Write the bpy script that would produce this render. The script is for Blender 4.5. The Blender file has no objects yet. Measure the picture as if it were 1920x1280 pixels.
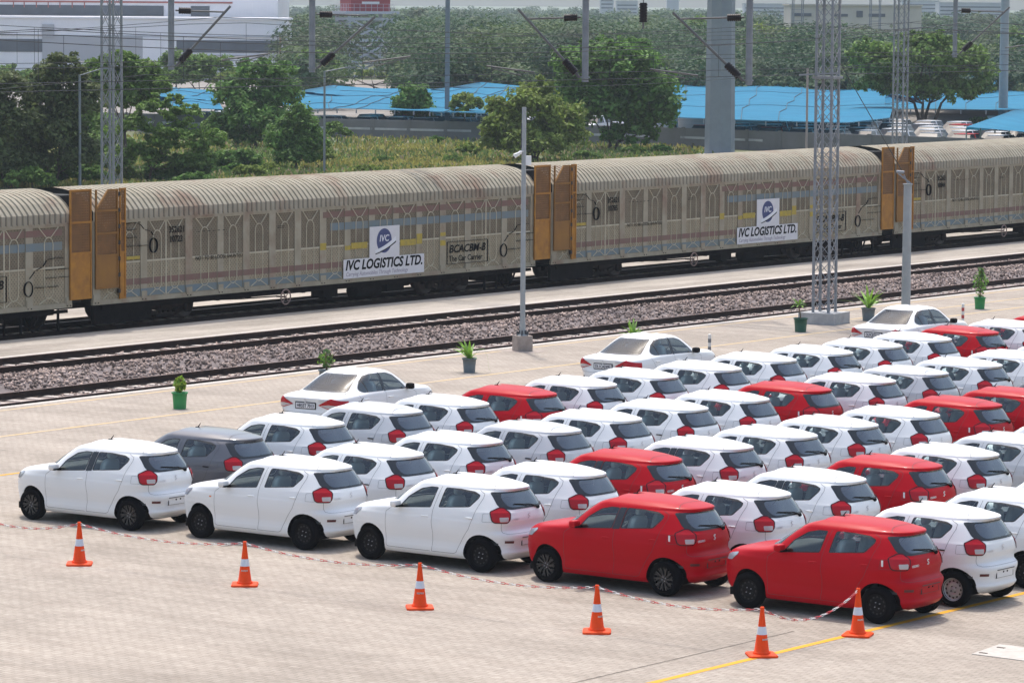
import bpy, math, random
import numpy as np
from mathutils import Vector, Matrix
random.seed(7); RNG = np.random.default_rng(11)
R = math.radians
S = bpy.context.scene
COL = S.collection

# ------------------------------------------------------------------ camera
F, TH, ROLL, PSI, CH = 7112.0, .0890, .0072, .6459, 9.76      # focal (px of a 1920 px frame), pitch, roll, yaw, height
_fw = np.array([-math.sin(PSI)*math.cos(TH), math.cos(PSI)*math.cos(TH), -math.sin(TH)])
_rt0 = np.array([math.cos(PSI), math.sin(PSI), 0.0]); _up0 = np.cross(_rt0, _fw)
_rt = math.cos(ROLL)*_rt0 + math.sin(ROLL)*_up0
_up = -math.sin(ROLL)*_rt0 + math.cos(ROLL)*_up0
cam = bpy.data.cameras.new('camera'); camo = bpy.data.objects.new('camera', cam); COL.objects.link(camo)
M3 = Matrix([[_rt[i], _up[i], -_fw[i]] for i in range(3)])
camo.matrix_world = Matrix.Translation((0, 0, CH)) @ M3.to_4x4()
cam.sensor_fit = 'HORIZONTAL'; cam.sensor_width = 36.0; cam.lens = F/1920*36.0
cam.clip_start = 1.0; cam.clip_end = 12000.0
S.camera = camo

# ------------------------------------------------------------------ light
SUN_EL, SUN_AZ = R(67), (-.75, .66)          # azimuth as a ground vector pointing TO the sun
W = bpy.data.worlds.new('World'); S.world = W; W.use_nodes = True
wn = W.node_tree; bg = wn.nodes['Background']
sky = wn.nodes.new('ShaderNodeTexSky'); sky.sky_type = 'NISHITA'; sky.sun_disc = False
sky.sun_elevation = SUN_EL; sky.sun_rotation = math.atan2(SUN_AZ[0], SUN_AZ[1])
sky.air_density = 1.4; sky.dust_density = 5.0; sky.ozone_density = 1.2; sky.altitude = 200
wn.links.new(sky.outputs[0], bg.inputs[0]); bg.inputs[1].default_value = .15
sl = bpy.data.lights.new('sun', 'SUN'); sl.energy = 1.85; sl.angle = R(2.0); sl.color = (1, .955, .89)
so_ = bpy.data.objects.new('sun', sl); COL.objects.link(so_)
_a = Vector((SUN_AZ[0], SUN_AZ[1], 0)).normalized()*math.cos(SUN_EL) + Vector((0, 0, math.sin(SUN_EL)))
so_.rotation_euler = _a.to_track_quat('Z', 'Y').to_euler(); so_.location = (-40, 60, 60)
S.view_settings.view_transform = 'Standard'; S.view_settings.look = 'None'
S.view_settings.gamma = 1.0; S.view_settings.exposure = .72
S.cycles.use_denoising = True
S.cycles.max_bounces = 8; S.cycles.diffuse_bounces = 3; S.cycles.glossy_bounces = 3
S.cycles.transparent_max_bounces = 12; S.cycles.volume_bounces = 1; S.cycles.transmission_bounces = 4
S.cycles.caustics_reflective = False; S.cycles.caustics_refractive = False

# ------------------------------------------------------------------ photograph px -> place
DPHI = -.02
TD = np.array([math.sin(DPHI), math.cos(DPHI), 0.0])           # along the tracks
ND = np.array([-math.cos(DPHI), math.sin(DPHI), 0.0])          # across the tracks, away from the camera
ROT_T = math.atan2(TD[1], TD[0])
def so(s, o, z=0.0): return TD*s + ND*o + np.array([0, 0, z])
def _ray(x, y): return _fw + _rt*((x-960)/F) + _up*((640-y)/F)
def gp(x, y, z=0.0):
    d = _ray(x, y); t = (z-CH)/d[2]; p = d*t; p[2] = z; return p
def dp(x, y, depth):
    d = _ray(x, y)*depth; d[2] += CH; return d
def pp(x, y, o):
    d = _ray(x, y); t = o/(d@ND); p = d*t; p[2] += CH; return p

# ------------------------------------------------------------------ materials
MATS = {}
def mat(name, col=(.5, .5, .5), rough=.7, metal=0.0, spec=.5, coat=0.0, vary=0.0, scale=4.0, bump=0.0, bscale=30.0,
        island=0.0, col2=None, trans=0.0):
    if name in MATS: return MATS[name]
    m = bpy.data.materials.new(name); m.use_nodes = True; nt = m.node_tree; b = nt.nodes['Principled BSDF']
    b.inputs['Base Color'].default_value = (*col, 1); b.inputs['Roughness'].default_value = rough
    b.inputs['Metallic'].default_value = metal; b.inputs['Specular IOR Level'].default_value = spec
    b.inputs['Coat Weight'].default_value = coat; b.inputs['Coat Roughness'].default_value = .08
    N = nt.nodes.new; L = nt.links.new
    if vary or col2 or island:
        tc = N('ShaderNodeTexCoord'); nz = N('ShaderNodeTexNoise'); nz.inputs['Scale'].default_value = scale
        nz.inputs['Detail'].default_value = 6; nz.inputs['Roughness'].default_value = .65
        L(tc.outputs['Object'], nz.inputs['Vector'])
        rp = N('ShaderNodeValToRGB'); rp.color_ramp.elements[0].position = .3; rp.color_ramp.elements[1].position = .7
        c2 = col2 if col2 else tuple(c*(1-vary) for c in col)
        c1 = col if col2 else tuple(min(1, c*(1+vary)) for c in col)
        rp.color_ramp.elements[0].color = (*c1, 1); rp.color_ramp.elements[1].color = (*c2, 1)
        L(nz.outputs['Fac'], rp.inputs['Fac']); out = rp.outputs['Color']
        if island:
            g = N('ShaderNodeNewGeometry'); mr = N('ShaderNodeMapRange')
            mr.inputs['To Min'].default_value = 1-island; mr.inputs['To Max'].default_value = 1+island
            L(g.outputs['Random Per Island'], mr.inputs['Value'])
            hv = N('ShaderNodeHueSaturation'); L(out, hv.inputs['Color']); L(mr.outputs[0], hv.inputs['Value'])
            out = hv.outputs['Color']
        L(out, b.inputs['Base Color'])
    if bump:
        tc = N('ShaderNodeTexCoord'); nz = N('ShaderNodeTexNoise'); nz.inputs['Scale'].default_value = bscale
        nz.inputs['Detail'].default_value = 5; L(tc.outputs['Object'], nz.inputs['Vector'])
        bp = N('ShaderNodeBump'); bp.inputs['Strength'].default_value = bump; bp.inputs['Distance'].default_value = .02
        L(nz.outputs['Fac'], bp.inputs['Height']); L(bp.outputs[0], b.inputs['Normal'])
    if trans:
        tr = N('ShaderNodeBsdfTranslucent'); mx = N('ShaderNodeMixShader'); mx.inputs[0].default_value = trans
        if b.inputs['Base Color'].is_linked: L(b.inputs['Base Color'].links[0].from_socket, tr.inputs[0])
        else: tr.inputs[0].default_value = (*col, 1)
        L(b.outputs[0], mx.inputs[1]); L(tr.outputs[0], mx.inputs[2]); L(mx.outputs[0], nt.nodes['Material Output'].inputs[0])
    MATS[name] = m; return m
def glass_mat(name, tint, gloss=.12, rough=.03, ior=1.5):
    if name in MATS: return MATS[name]
    m = bpy.data.materials.new(name); m.use_nodes = True; nt = m.node_tree; nt.nodes.clear()
    N = nt.nodes.new; L = nt.links.new
    o = N('ShaderNodeOutputMaterial'); t = N('ShaderNodeBsdfTransparent'); t.inputs[0].default_value = (*tint, 1)
    g = N('ShaderNodeBsdfGlossy'); g.inputs['Roughness'].default_value = rough; g.inputs[0].default_value = (.95, .97, 1, 1)
    fr = N('ShaderNodeFresnel'); fr.inputs[0].default_value = ior
    ad = N('ShaderNodeMath'); ad.operation = 'ADD'; ad.inputs[1].default_value = gloss; ad.use_clamp = True
    mx = N('ShaderNodeMixShader'); L(fr.outputs[0], ad.inputs[0]); L(ad.outputs[0], mx.inputs[0])
    L(t.outputs[0], mx.inputs[1]); L(g.outputs[0], mx.inputs[2]); L(mx.outputs[0], o.inputs[0])
    MATS[name] = m; return m
def mesh_sheet_mat(name, col, alpha, holes=None):
    """perforated sheet: solid metal with see-through holes in a fine grid"""
    if name in MATS: return MATS[name]
    m = mat(name, col, .7, vary=.25, scale=3); nt = m.node_tree; N = nt.nodes.new; L = nt.links.new
    b = nt.nodes['Principled BSDF']; tr = N('ShaderNodeBsdfTransparent'); mx = N('ShaderNodeMixShader')
    tc = N('ShaderNodeTexCoord'); ck = N('ShaderNodeTexVoronoi'); ck.inputs['Scale'].default_value = holes or 22
    ck.inputs['Randomness'].default_value = 0.0
    L(tc.outputs['Object'], ck.inputs['Vector'])
    lt = N('ShaderNodeMath'); lt.operation = 'LESS_THAN'; lt.inputs[1].default_value = alpha
    L(ck.outputs['Distance'], lt.inputs[0]); L(lt.outputs[0], mx.inputs[0])
    L(b.outputs[0], mx.inputs[1]); L(tr.outputs[0], mx.inputs[2]); L(mx.outputs[0], nt.nodes['Material Output'].inputs[0])
    return m

# ------------------------------------------------------------------ object helpers
def tag(o, label=None, cat=None, group=None, kind=None):
    if label: o['label'] = label
    if cat: o['category'] = cat
    if group: o['group'] = group
    if kind: o['kind'] = kind
    return o
def thing(name, loc, label, cat, group=None, rz=0.0):
    o = bpy.data.objects.new(name, None); o.empty_display_size = .2; COL.objects.link(o)
    o.location = tuple(float(v) for v in loc); o.rotation_euler = (0, 0, rz)
    return tag(o, label, cat, group)
def link(name, me, parent=None, loc=(0, 0, 0), rz=0.0):
    o = bpy.data.objects.new(name, me); COL.objects.link(o)
    if parent is not None: o.parent = parent
    o.location = tuple(float(v) for v in loc); o.rotation_euler = (0, 0, rz); return o
def copy_tree(o, parent=None):
    c = o.copy(); COL.objects.link(c)
    if parent is not None: c.parent = parent
    for ch in list(o.children): copy_tree(ch, c)
    return c

class MB:
    """collects faces for ONE mesh"""
    def __init__(s): s.v = []; s.f = []; s.m = []; s.sm = []
    def add(s, vs, fs, m=0, smooth=False):
        k = len(s.v); s.v.extend([tuple(map(float, p)) for p in vs])
        for f in fs: s.f.append(tuple(i+k for i in f)); s.m.append(m); s.sm.append(smooth)
        return s
    def box(s, c, d, m=0, rz=0.0, M=None):
        x, y, z = d[0]/2, d[1]/2, d[2]/2
        ps = [(-x,-y,-z),(x,-y,-z),(x,y,-z),(-x,y,-z),(-x,-y,z),(x,-y,z),(x,y,z),(-x,y,z)]
        if M is not None: ps = [tuple(M @ Vector(p)) for p in ps]
        elif rz: ca, sa = math.cos(rz), math.sin(rz); ps = [(p[0]*ca-p[1]*sa, p[0]*sa+p[1]*ca, p[2]) for p in ps]
        return s.add([(p[0]+c[0], p[1]+c[1], p[2]+c[2]) for p in ps],
                     [(0,3,2,1),(4,5,6,7),(0,1,5,4),(1,2,6,5),(2,3,7,6),(3,0,4,7)], m)
    def tube(s, p, q, r, r2=None, n=8, m=0, caps=True, smooth=True):
        p, q = Vector([float(a) for a in p]), Vector([float(a) for a in q]); d = (q-p)
        if d.length < 1e-6: return s
        d.normalize(); a = d.orthogonal().normalized(); b = d.cross(a); r2 = r if r2 is None else r2
        vs = []
        for P, rr in ((p, r), (q, r2)):
            for i in range(n):
                t = 2*math.pi*i/n; vs.append(P + (a*math.cos(t)+b*math.sin(t))*rr)
        s.add(vs, [(i, (i+1) % n, n+(i+1) % n, n+i) for i in range(n)], m, smooth)
        if caps: s.add(vs, [tuple(range(n-1, -1, -1)), tuple(range(n, 2*n))], m)
        return s
    def path(s, pts, r, n=6, m=0):
        for a, b in zip(pts[:-1], pts[1:]): s.tube(a, b, r, n=n, m=m)
        return s
    def bar(s, p, q, w, t, m=0, up=(0, 0, 1)):
        p, q = Vector([float(a) for a in p]), Vector([float(a) for a in q]); d = q-p; L = d.length
        if L < 1e-6: return s
        x = d.normalized(); u = Vector(up)
        if abs(x.dot(u)) > .98: u = Vector((1, 0, 0))
        y = u.cross(x).normalized(); z = x.cross(y)
        M = Matrix((x, y, z)).transposed(); return s.box((p+q)/2, (L, w, t), m, M=M)
    def lathe(s, prof, c=(0, 0, 0), n=24, axis='z', m=0, smooth=True):
        vs = []
        for r, h in prof:
            for i in range(n):
                t = 2*math.pi*i/n; a, b = r*math.cos(t), r*math.sin(t)
                if axis == 'z': vs.append((c[0]+a, c[1]+b, c[2]+h))
                elif axis == 'y': vs.append((c[0]+a, c[1]+h, c[2]-b))
                else: vs.append((c[0]+h, c[1]+a, c[2]+b))
        k = len(prof); fs = [(j*n+i, j*n+(i+1) % n, (j+1)*n+(i+1) % n, (j+1)*n+i) for j in range(k-1) for i in range(n)]
        return s.add(vs, fs, m, smooth)
    def blob(s, c, d, m=0, e=.5, nu=16, nv=10, M=None):
        """superellipsoid: rounded box (e small) .. ellipsoid (e = 1)"""
        P = lambda v: math.copysign(abs(v)**e, v)
        vs = []
        for j in range(nv+1):
            ph = -math.pi/2 + math.pi*j/nv
            for i in range(nu):
                t = 2*math.pi*i/nu
                q = Vector((P(math.cos(ph))*P(math.cos(t))*d[0]/2, P(math.cos(ph))*P(math.sin(t))*d[1]/2, P(math.sin(ph))*d[2]/2))
                if M is not None: q = M @ q
                vs.append((q.x+c[0], q.y+c[1], q.z+c[2]))
        return s.add(vs, [(j*nu+i, j*nu+(i+1) % nu, (j+1)*nu+(i+1) % nu, (j+1)*nu+i) for j in range(nv) for i in range(nu)], m, True)
    def sheet(s, pts, m=0): return s.add(pts, [tuple(range(len(pts)))], m)
    def mesh(s, name, mats):
        me = bpy.data.meshes.new(name); me.from_pydata(s.v, [], s.f)
        for a in (mats if isinstance(mats, (list, tuple)) else [mats]): me.materials.append(a)
        me.polygons.foreach_set('material_index', s.m); me.polygons.foreach_set('use_smooth', s.sm); me.update(); return me
    def build(s, name, mats, parent=None, loc=(0, 0, 0), rz=0.0): return link(name, s.mesh(name, mats), parent, loc, rz)

def soup(name, V, k, mats, smooth=False, midx=None):
    """mesh from an (n*k, 3) array of k-gons, fast"""
    V = np.asarray(V, np.float32).reshape(-1, 3); n = len(V)//k
    me = bpy.data.meshes.new(name); me.vertices.add(len(V)); me.vertices.foreach_set('co', V.ravel())
    me.loops.add(n*k); me.loops.foreach_set('vertex_index', np.arange(n*k, dtype=np.int32))
    me.polygons.add(n); me.polygons.foreach_set('loop_start', np.arange(0, n*k, k, dtype=np.int32))
    for a in (mats if isinstance(mats, (list, tuple)) else [mats]): me.materials.append(a)
    if midx is not None: me.polygons.foreach_set('material_index', np.asarray(midx, np.int32))
    me.update(calc_edges=True); me.validate(); return me
def cards(P, size, nrm=None, rng=RNG, aspect=1.6, spread=.9):
    """leaf-clump quads at points P (n,3)"""
    P = np.asarray(P, float); n = len(P)
    a = rng.normal(size=(n, 3))
    if nrm is not None: a = a*spread + nrm
    a /= np.linalg.norm(a, axis=1, keepdims=True)+1e-9
    b = np.cross(a, rng.normal(size=(n, 3))); b /= np.linalg.norm(b, axis=1, keepdims=True)+1e-9
    c = np.cross(a, b); s = (np.asarray(size)*rng.uniform(.55, 1.35, n))[:, None]/2
    return np.stack([P-b*s*aspect, P-c*s*.8, P+b*s*aspect, P+c*s*.8], 1).reshape(-1, 3)
def text_mesh(name, txt, size, m, bold=0.0, shear=0.0, extrude=.002, align='LEFT'):
    cu = bpy.data.curves.new('t', 'FONT'); cu.body = txt; cu.size = size; cu.shear = shear; cu.extrude = extrude
    cu.align_x = align; cu.offset = bold; cu.resolution_u = 3
    ob = bpy.data.objects.new('t', cu); COL.objects.link(ob); bpy.context.view_layer.update()
    dg = bpy.context.evaluated_depsgraph_get(); me = bpy.data.meshes.new_from_object(ob.evaluated_get(dg))
    bpy.data.objects.remove(ob); bpy.data.curves.remove(cu); me.name = name; me.materials.clear(); me.materials.append(m); return me
def xform(me, M):
    me.transform(M); me.update(); return me
def pchip(x, y):
    x, y = np.asarray(x, float), np.asarray(y, float); h = np.diff(x); d = np.diff(y)/h; m = np.zeros_like(y)
    for i in range(1, len(x)-1):
        if d[i-1]*d[i] > 0:
            w1, w2 = 2*h[i]+h[i-1], h[i]+2*h[i-1]; m[i] = (w1+w2)/(w1/d[i-1]+w2/d[i])
    m[0], m[-1] = d[0], d[-1]
    def f(q):
        q = np.asarray(q, float); i = np.clip(np.searchsorted(x, q)-1, 0, len(x)-2); t = (q-x[i])/h[i]
        return (y[i]*(1+2*t)*(1-t)**2 + m[i]*h[i]*t*(1-t)**2 + y[i+1]*t*t*(3-2*t) + m[i+1]*h[i]*t*t*(t-1))
    return f
# ================================================================== SETTING
def paving_mat(name, c1, c2, mortar, bw, bh, stain=.2):
    m = bpy.data.materials.new(name); m.use_nodes = True; nt = m.node_tree; N = nt.nodes.new; L = nt.links.new
    b = nt.nodes['Principled BSDF']; b.inputs['Roughness'].default_value = .9; b.inputs['Specular IOR Level'].default_value = .25
    tc = N('ShaderNodeTexCoord'); br = N('ShaderNodeTexBrick'); br.inputs['Scale'].default_value = 1.0
    br.inputs['Brick Width'].default_value = bw; br.inputs['Row Height'].default_value = bh
    br.inputs['Mortar Size'].default_value = .008; br.inputs['Mortar Smooth'].default_value = .3; br.inputs['Bias'].default_value = -.1
    br.inputs['Color1'].default_value = (*c1, 1); br.inputs['Color2'].default_value = (*c2, 1); br.inputs['Mortar'].default_value = (*mortar, 1)
    wv = N('ShaderNodeTexNoise'); wv.inputs['Scale'].default_value = 1.2; wv.inputs['Detail'].default_value = 2
    vm = N('ShaderNodeVectorMath'); vm.operation = 'MULTIPLY_ADD'; vm.inputs[1].default_value = (.12, .12, 0)
    L(tc.outputs['Object'], wv.inputs['Vector']); L(wv.outputs['Color'], vm.inputs[0]); L(tc.outputs['Object'], vm.inputs[2])
    rt = N('ShaderNodeMapping'); rt.inputs['Rotation'].default_value = (0, 0, R(90) if stain < .38 else 0); L(vm.outputs[0], rt.inputs['Vector']); L(rt.outputs[0], br.inputs['Vector'])
    mp = N('ShaderNodeMapping'); mp.inputs['Scale'].default_value = (1.0, .5, 1.0) if stain < .38 else (.25, 1.0, 1.0); L(tc.outputs['Object'], mp.inputs['Vector'])
    n1 = N('ShaderNodeTexNoise'); n1.inputs['Scale'].default_value = .55; n1.inputs['Detail'].default_value = 9; n1.inputs['Roughness'].default_value = .68
    L(mp.outputs[0], n1.inputs['Vector'])
    r1 = N('ShaderNodeValToRGB'); r1.color_ramp.elements[0].position = .34; r1.color_ramp.elements[1].position = .60
    r1.color_ramp.elements[0].color = (1-stain, 1-stain*1.02, 1-stain*1.05, 1); r1.color_ramp.elements[1].color = (1.05, 1.05, 1.05, 1)
    L(n1.outputs['Fac'], r1.inputs['Fac'])
    n2 = N('ShaderNodeTexNoise'); n2.inputs['Scale'].default_value = 7; n2.inputs['Detail'].default_value = 6; n2.inputs['Roughness'].default_value = .7
    L(tc.outputs['Object'], n2.inputs['Vector'])
    r2 = N('ShaderNodeValToRGB'); r2.color_ramp.elements[0].position = .25; r2.color_ramp.elements[1].position = .7
    r2.color_ramp.elements[0].color = (.72, .71, .70, 1); r2.color_ramp.elements[1].color = (1.1, 1.1, 1.1, 1)
    L(n2.outputs['Fac'], r2.inputs['Fac'])
    m1 = N('ShaderNodeMixRGB'); m1.blend_type = 'MULTIPLY'; m1.inputs[0].default_value = 1; L(br.outputs['Color'], m1.inputs[1]); L(r1.outputs[0], m1.inputs[2])
    m2 = N('ShaderNodeMixRGB'); m2.blend_type = 'MULTIPLY'; m2.inputs[0].default_value = .8; L(m1.outputs[0], m2.inputs[1]); L(r2.outputs[0], m2.inputs[2])
    # scattered rust-brown and oil spots
    n3 = N('ShaderNodeTexNoise'); n3.inputs['Scale'].default_value = 1.7; n3.inputs['Detail'].default_value = 8; n3.inputs['Roughness'].default_value = .75
    L(mp.outputs[0], n3.inputs['Vector']); r3 = N('ShaderNodeValToRGB'); r3.color_ramp.elements[0].position = .60; r3.color_ramp.elements[1].position = .74
    L(n3.outputs['Fac'], r3.inputs['Fac'])
    sc = N('ShaderNodeMath'); sc.operation = 'MULTIPLY'; sc.inputs[1].default_value = .55; L(r3.outputs[0], sc.inputs[0])
    m3 = N('ShaderNodeMixRGB'); L(sc.outputs[0], m3.inputs[0]); L(m2.outputs[0], m3.inputs[1]); m3.inputs[2].default_value = (.22, .16, .12, 1)
    vo = N('ShaderNodeTexVoronoi'); vo.inputs['Scale'].default_value = .55; L(tc.outputs['Object'], vo.inputs['Vector'])
    sp = N('ShaderNodeSeparateColor'); L(vo.outputs['Color'], sp.inputs[0]); th = N('ShaderNodeMath'); th.operation = 'MULTIPLY_ADD'; th.inputs[1].default_value = .13; th.inputs[2].default_value = -.04; L(sp.outputs[0], th.inputs[0])
    wob = N('ShaderNodeMath'); wob.operation = 'MULTIPLY_ADD'; wob.inputs[1].default_value = .10; L(n2.outputs['Fac'], wob.inputs[0]); L(vo.outputs['Distance'], wob.inputs[2])
    df = N('ShaderNodeMath'); df.operation = 'SUBTRACT'; L(th.outputs[0], df.inputs[0]); L(wob.outputs[0], df.inputs[1])
    ad = N('ShaderNodeMath'); ad.operation = 'ADD'; ad.inputs[1].default_value = .05; L(df.outputs[0], ad.inputs[0])
    sm = N('ShaderNodeMath'); sm.operation = 'MULTIPLY'; sm.inputs[1].default_value = 18; sm.use_clamp = True; L(ad.outputs[0], sm.inputs[0])
    sk = N('ShaderNodeMath'); sk.operation = 'MULTIPLY'; sk.inputs[1].default_value = .6; L(sm.outputs[0], sk.inputs[0])
    m4 = N('ShaderNodeMixRGB'); m4.inputs[2].default_value = (.09, .075, .065, 1); L(sk.outputs[0], m4.inputs[0]); L(m3.outputs[0], m4.inputs[1])
    # long faint tyre tracks
    ty = N('ShaderNodeMapping'); ty.inputs['Scale'].default_value = (1.6, .035, 1) if stain < .38 else (.05, 1.6, 1); L(tc.outputs['Object'], ty.inputs['Vector'])
    n5 = N('ShaderNodeTexNoise'); n5.inputs['Scale'].default_value = 1.0; n5.inputs['Detail'].default_value = 5; L(ty.outputs[0], n5.inputs['Vector'])
    r5 = N('ShaderNodeValToRGB'); r5.color_ramp.elements[0].position = .42; r5.color_ramp.elements[1].position = .55; r5.color_ramp.elements[0].color = (.93, .925, .92, 1); r5.color_ramp.elements[1].color = (1, 1, 1, 1); L(n5.outputs['Fac'], r5.inputs[0])
    m5 = N('ShaderNodeMixRGB'); m5.blend_type = 'MULTIPLY'; m5.inputs[0].default_value = 1; L(m4.outputs[0], m5.inputs[1]); L(r5.outputs[0], m5.inputs[2])
    L(m5.outputs[0], b.inputs['Base Color'])
    bp = N('ShaderNodeBump'); bp.inputs['Strength'].default_value = .5; bp.inputs['Distance'].default_value = .006
    L(br.outputs['Fac'], bp.inputs['Height']); bp.invert = True; L(bp.outputs[0], b.inputs['Normal'])
    MATS[name] = m; return m
PAVE = paving_mat('block_paving', (.415, .362, .308), (.36, .31, .262), (.25, .212, .172), .22, .11)
STRIP = paving_mat('platform_concrete', (.44, .395, .345), (.40, .36, .31), (.26, .23, .20), .6, .6, .38)
WHITE_EDGE = mat('white_edge_paint', (.54, .50, .46), .8, col2=(.42, .38, .34), scale=3)
DARK_EDGE = mat('shaded_concrete_face', (.035, .03, .03), .9, vary=.4)  # slab sides near-black: the shade on these faces is in the colour
YEL = mat('yellow_paint', (.70, .34, .02), .8, spec=.2, col2=(.58, .31, .05), scale=2)
YEL_OLD = mat('faded_yellow_paint', (.55, .37, .15), .85, col2=(.44, .36, .26), scale=.9)

def slab(name, s0, s1, o0, o1, ztop, zbot, m_top, m_side, local_rot=True):
    b = MB(); Lx, Ly = s1-s0, o1-o0                           # local x along the tracks, y = -ND... sheet kept in track axes
    c = so((s0+s1)/2, (o0+o1)/2, 0)
    x, y = Lx/2, Ly/2
    b.sheet([(-x,-y,ztop),(x,-y,ztop),(x,y,ztop),(-x,y,ztop)], 0)
    for a, d in (((-x,-y),(x,-y)),((x,-y),(x,y)),((x,y),(-x,y)),((-x,y),(-x,-y))):
        b.sheet([(*a,zbot),(*d,zbot),(*d,ztop),(*a,ztop)], 1)
    return tag(b.build(name, [m_top, m_side], loc=c, rz=ROT_T), kind='structure')
# base terrain, one sheet out to the horizon
gm = mat('dry_earth', (.13, .13, .06), .95, col2=(.08, .11, .035), scale=.08)
b = MB(); b.sheet([(-6000,-3000,-.32),(4000,-3000,-.32),(4000,8000,-.32),(-6000,8000,-.32)])
tag(b.build('ground', gm), kind='structure')
LOT_O = 63.1
slab('parking_pavement', -60, 420, -40, LOT_O-.22, 0, -.32, PAVE, DARK_EDGE)
slab('pavement_edge', -60, 420, LOT_O-.22, LOT_O, .002, -.32, WHITE_EDGE, DARK_EDGE)
slab('island_platform', -60, 420, 72.05, 75.45, -.01, -.32, STRIP, DARK_EDGE)
slab('island_platform_edge', -60, 420, 71.8, 72.05, -.008, -.32, WHITE_EDGE, DARK_EDGE)
slab('far_walkway', -60, 420, 79.6, 82.2, -.05, -.32, STRIP, DARK_EDGE)
slab('dusty_verge', -60, 420, 82.2, 93, -.24, -.32, mat('verge_dust', (.40, .35, .30), .95, col2=(.26, .24, .16), scale=.4), DARK_EDGE)
oily = mat('oily_track_bed', (.018, .016, .015), .9, spec=.1, vary=.5, scale=2)
slab('train_track_bed', -60, 420, 75.45, 79.6, -.2, -.32, oily, DARK_EDGE)
dust = mat('dusty_track_bed', (.36, .30, .26), .95, col2=(.22, .17, .15), scale=1.5, bump=.6, bscale=14)
slab('track_bed', -60, 420, LOT_O, 71.8, -.2, -.32, dust, DARK_EDGE)

def line(name, x0, x1, y0, y1, m, z=.004, frame='xy'):
    b = MB()
    if frame == 'xy': c = np.array([(x0+x1)/2, (y0+y1)/2, 0]); hx, hy, rz = (x1-x0)/2, (y1-y0)/2, 0
    else: c = so((x0+x1)/2, (y0+y1)/2); hx, hy, rz = (x1-x0)/2, (y1-y0)/2, ROT_T
    b.sheet([(-hx,-hy,z),(hx,-hy,z),(hx,hy,z),(-hx,hy,z)]); return tag(b.build(name, m, loc=c, rz=rz), kind='structure')
line('yellow_line', -31.0, -30.87, 20, 62, YEL)
line('yellow_line', -55.12, -55.0, 50.5, 56.8, YEL)
line('yellow_line', 20, 330, 58.68, 58.82, YEL_OLD, frame='so')
line('yellow_line', 20, 330, 62.42, 62.54, YEL_OLD, frame='so')
line('yellow_line', 100, 330, 60.5, 60.62, YEL_OLD, frame='so')
JNT = mat('dark_joint', (.15, .125, .10), .9, vary=.3)
line('pavement_joint', -31.825, -31.797, 20, 49.6, JNT)
line('pavement_joint', -70, -20, 30.2, 30.23, JNT)
# concrete cover with lifting holes
c0 = gp(1822, 1226); c1 = gp(1874, 1208); c2 = gp(2010, 1224); c3 = gp(1975, 1246)
cv = MB(); lift = np.array([0, 0, .012])
cv.add([c0+lift, c1+lift, c2+lift, c3+lift, c0, c1, c2, c3], [(3,2,1,0),(0,1,5,4),(1,2,6,5),(2,3,7,6),(3,0,4,7)])
cover = cv.build('concrete_cover', mat('cover_concrete', (.45, .41, .365), .85, vary=.15, scale=6))
tag(cover, 'pale concrete cover slab with lifting holes set into the paving', 'drain cover')
for i, (x, y) in enumerate(((1844, 1223), (1877, 1213))):
    h = gp(x, y, .016); q = MB(); q.box((0,0,0), (.13,.05,.008)); q.build('lifting_hole', mat('dark_joint'), cover, h)

# ---- tracks
RAILM = mat('rusty_rail_shade', (.030, .020, .017), .8, spec=.15, vary=.35, scale=3)  # rail sides: rust colour darkened to paint in the side shadow
RAILT = mat('rail_head', (.16, .09, .07), .5, vary=.3, scale=3)
SLP = mat('concrete_sleeper', (.52, .46, .41), .9, vary=.25, scale=4)
def rail_mesh(L):
    prof = [(-.07,-.172),(.07,-.172),(.07,-.155),(.012,-.135),(.012,-.045),(.037,-.035),(.037,0),(-.037,0),(-.037,-.035),(-.012,-.045),(-.012,-.135),(-.07,-.155)]
    b = MB(); n = len(prof)
    vs = [(-L/2, p[0], p[1]) for p in prof]+[(L/2, p[0], p[1]) for p in prof]
    for i in range(n):
        b.add([vs[i], vs[(i+1)%n], vs[n+(i+1)%n], vs[n+i]], [(0,1,2,3)], 1 if i == 6 else 0)
    return b.mesh('rail', [RAILM, RAILT])
RM = rail_mesh(300.0)
sb = MB(); sb.add([(-.13,-1.35,0),(.13,-1.35,0),(.13,1.35,0),(-.13,1.35,0),(-.1,-1.33,.16),(.1,-1.33,.16),(.1,1.33,.16),(-.1,1.33,.16)],
                  [(0,3,2,1),(4,5,6,7),(0,1,5,4),(1,2,6,5),(2,3,7,6),(3,0,4,7)])
SM = sb.mesh('sleeper', SLP)
def track(oc, label, s0, s1, rail=RM):
    t = thing('railway_track', so(130, oc), label, 'railway track', 'railway tracks across the yard', ROT_T)
    for sg in (-1, 1): link('rail', rail, t, (0, sg*.875, 0))
    n = min(98, int((s1-s0)/.65))
    for i in range(n): link('sleeper', SM, t, (s0-130+(i+.5)*(s1-s0)/n, 0, -.335 if i % 7 else -.33))
    return t
track(64.4, 'rusty track nearest the parked cars, beside the white paving edge', 62, 124)
track(70.8, 'rusty track between the stone ballast ridge and the island platform', 66, 128)
track(77.48, 'oily black track carrying the long car carrier train', 78, 140)
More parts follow.
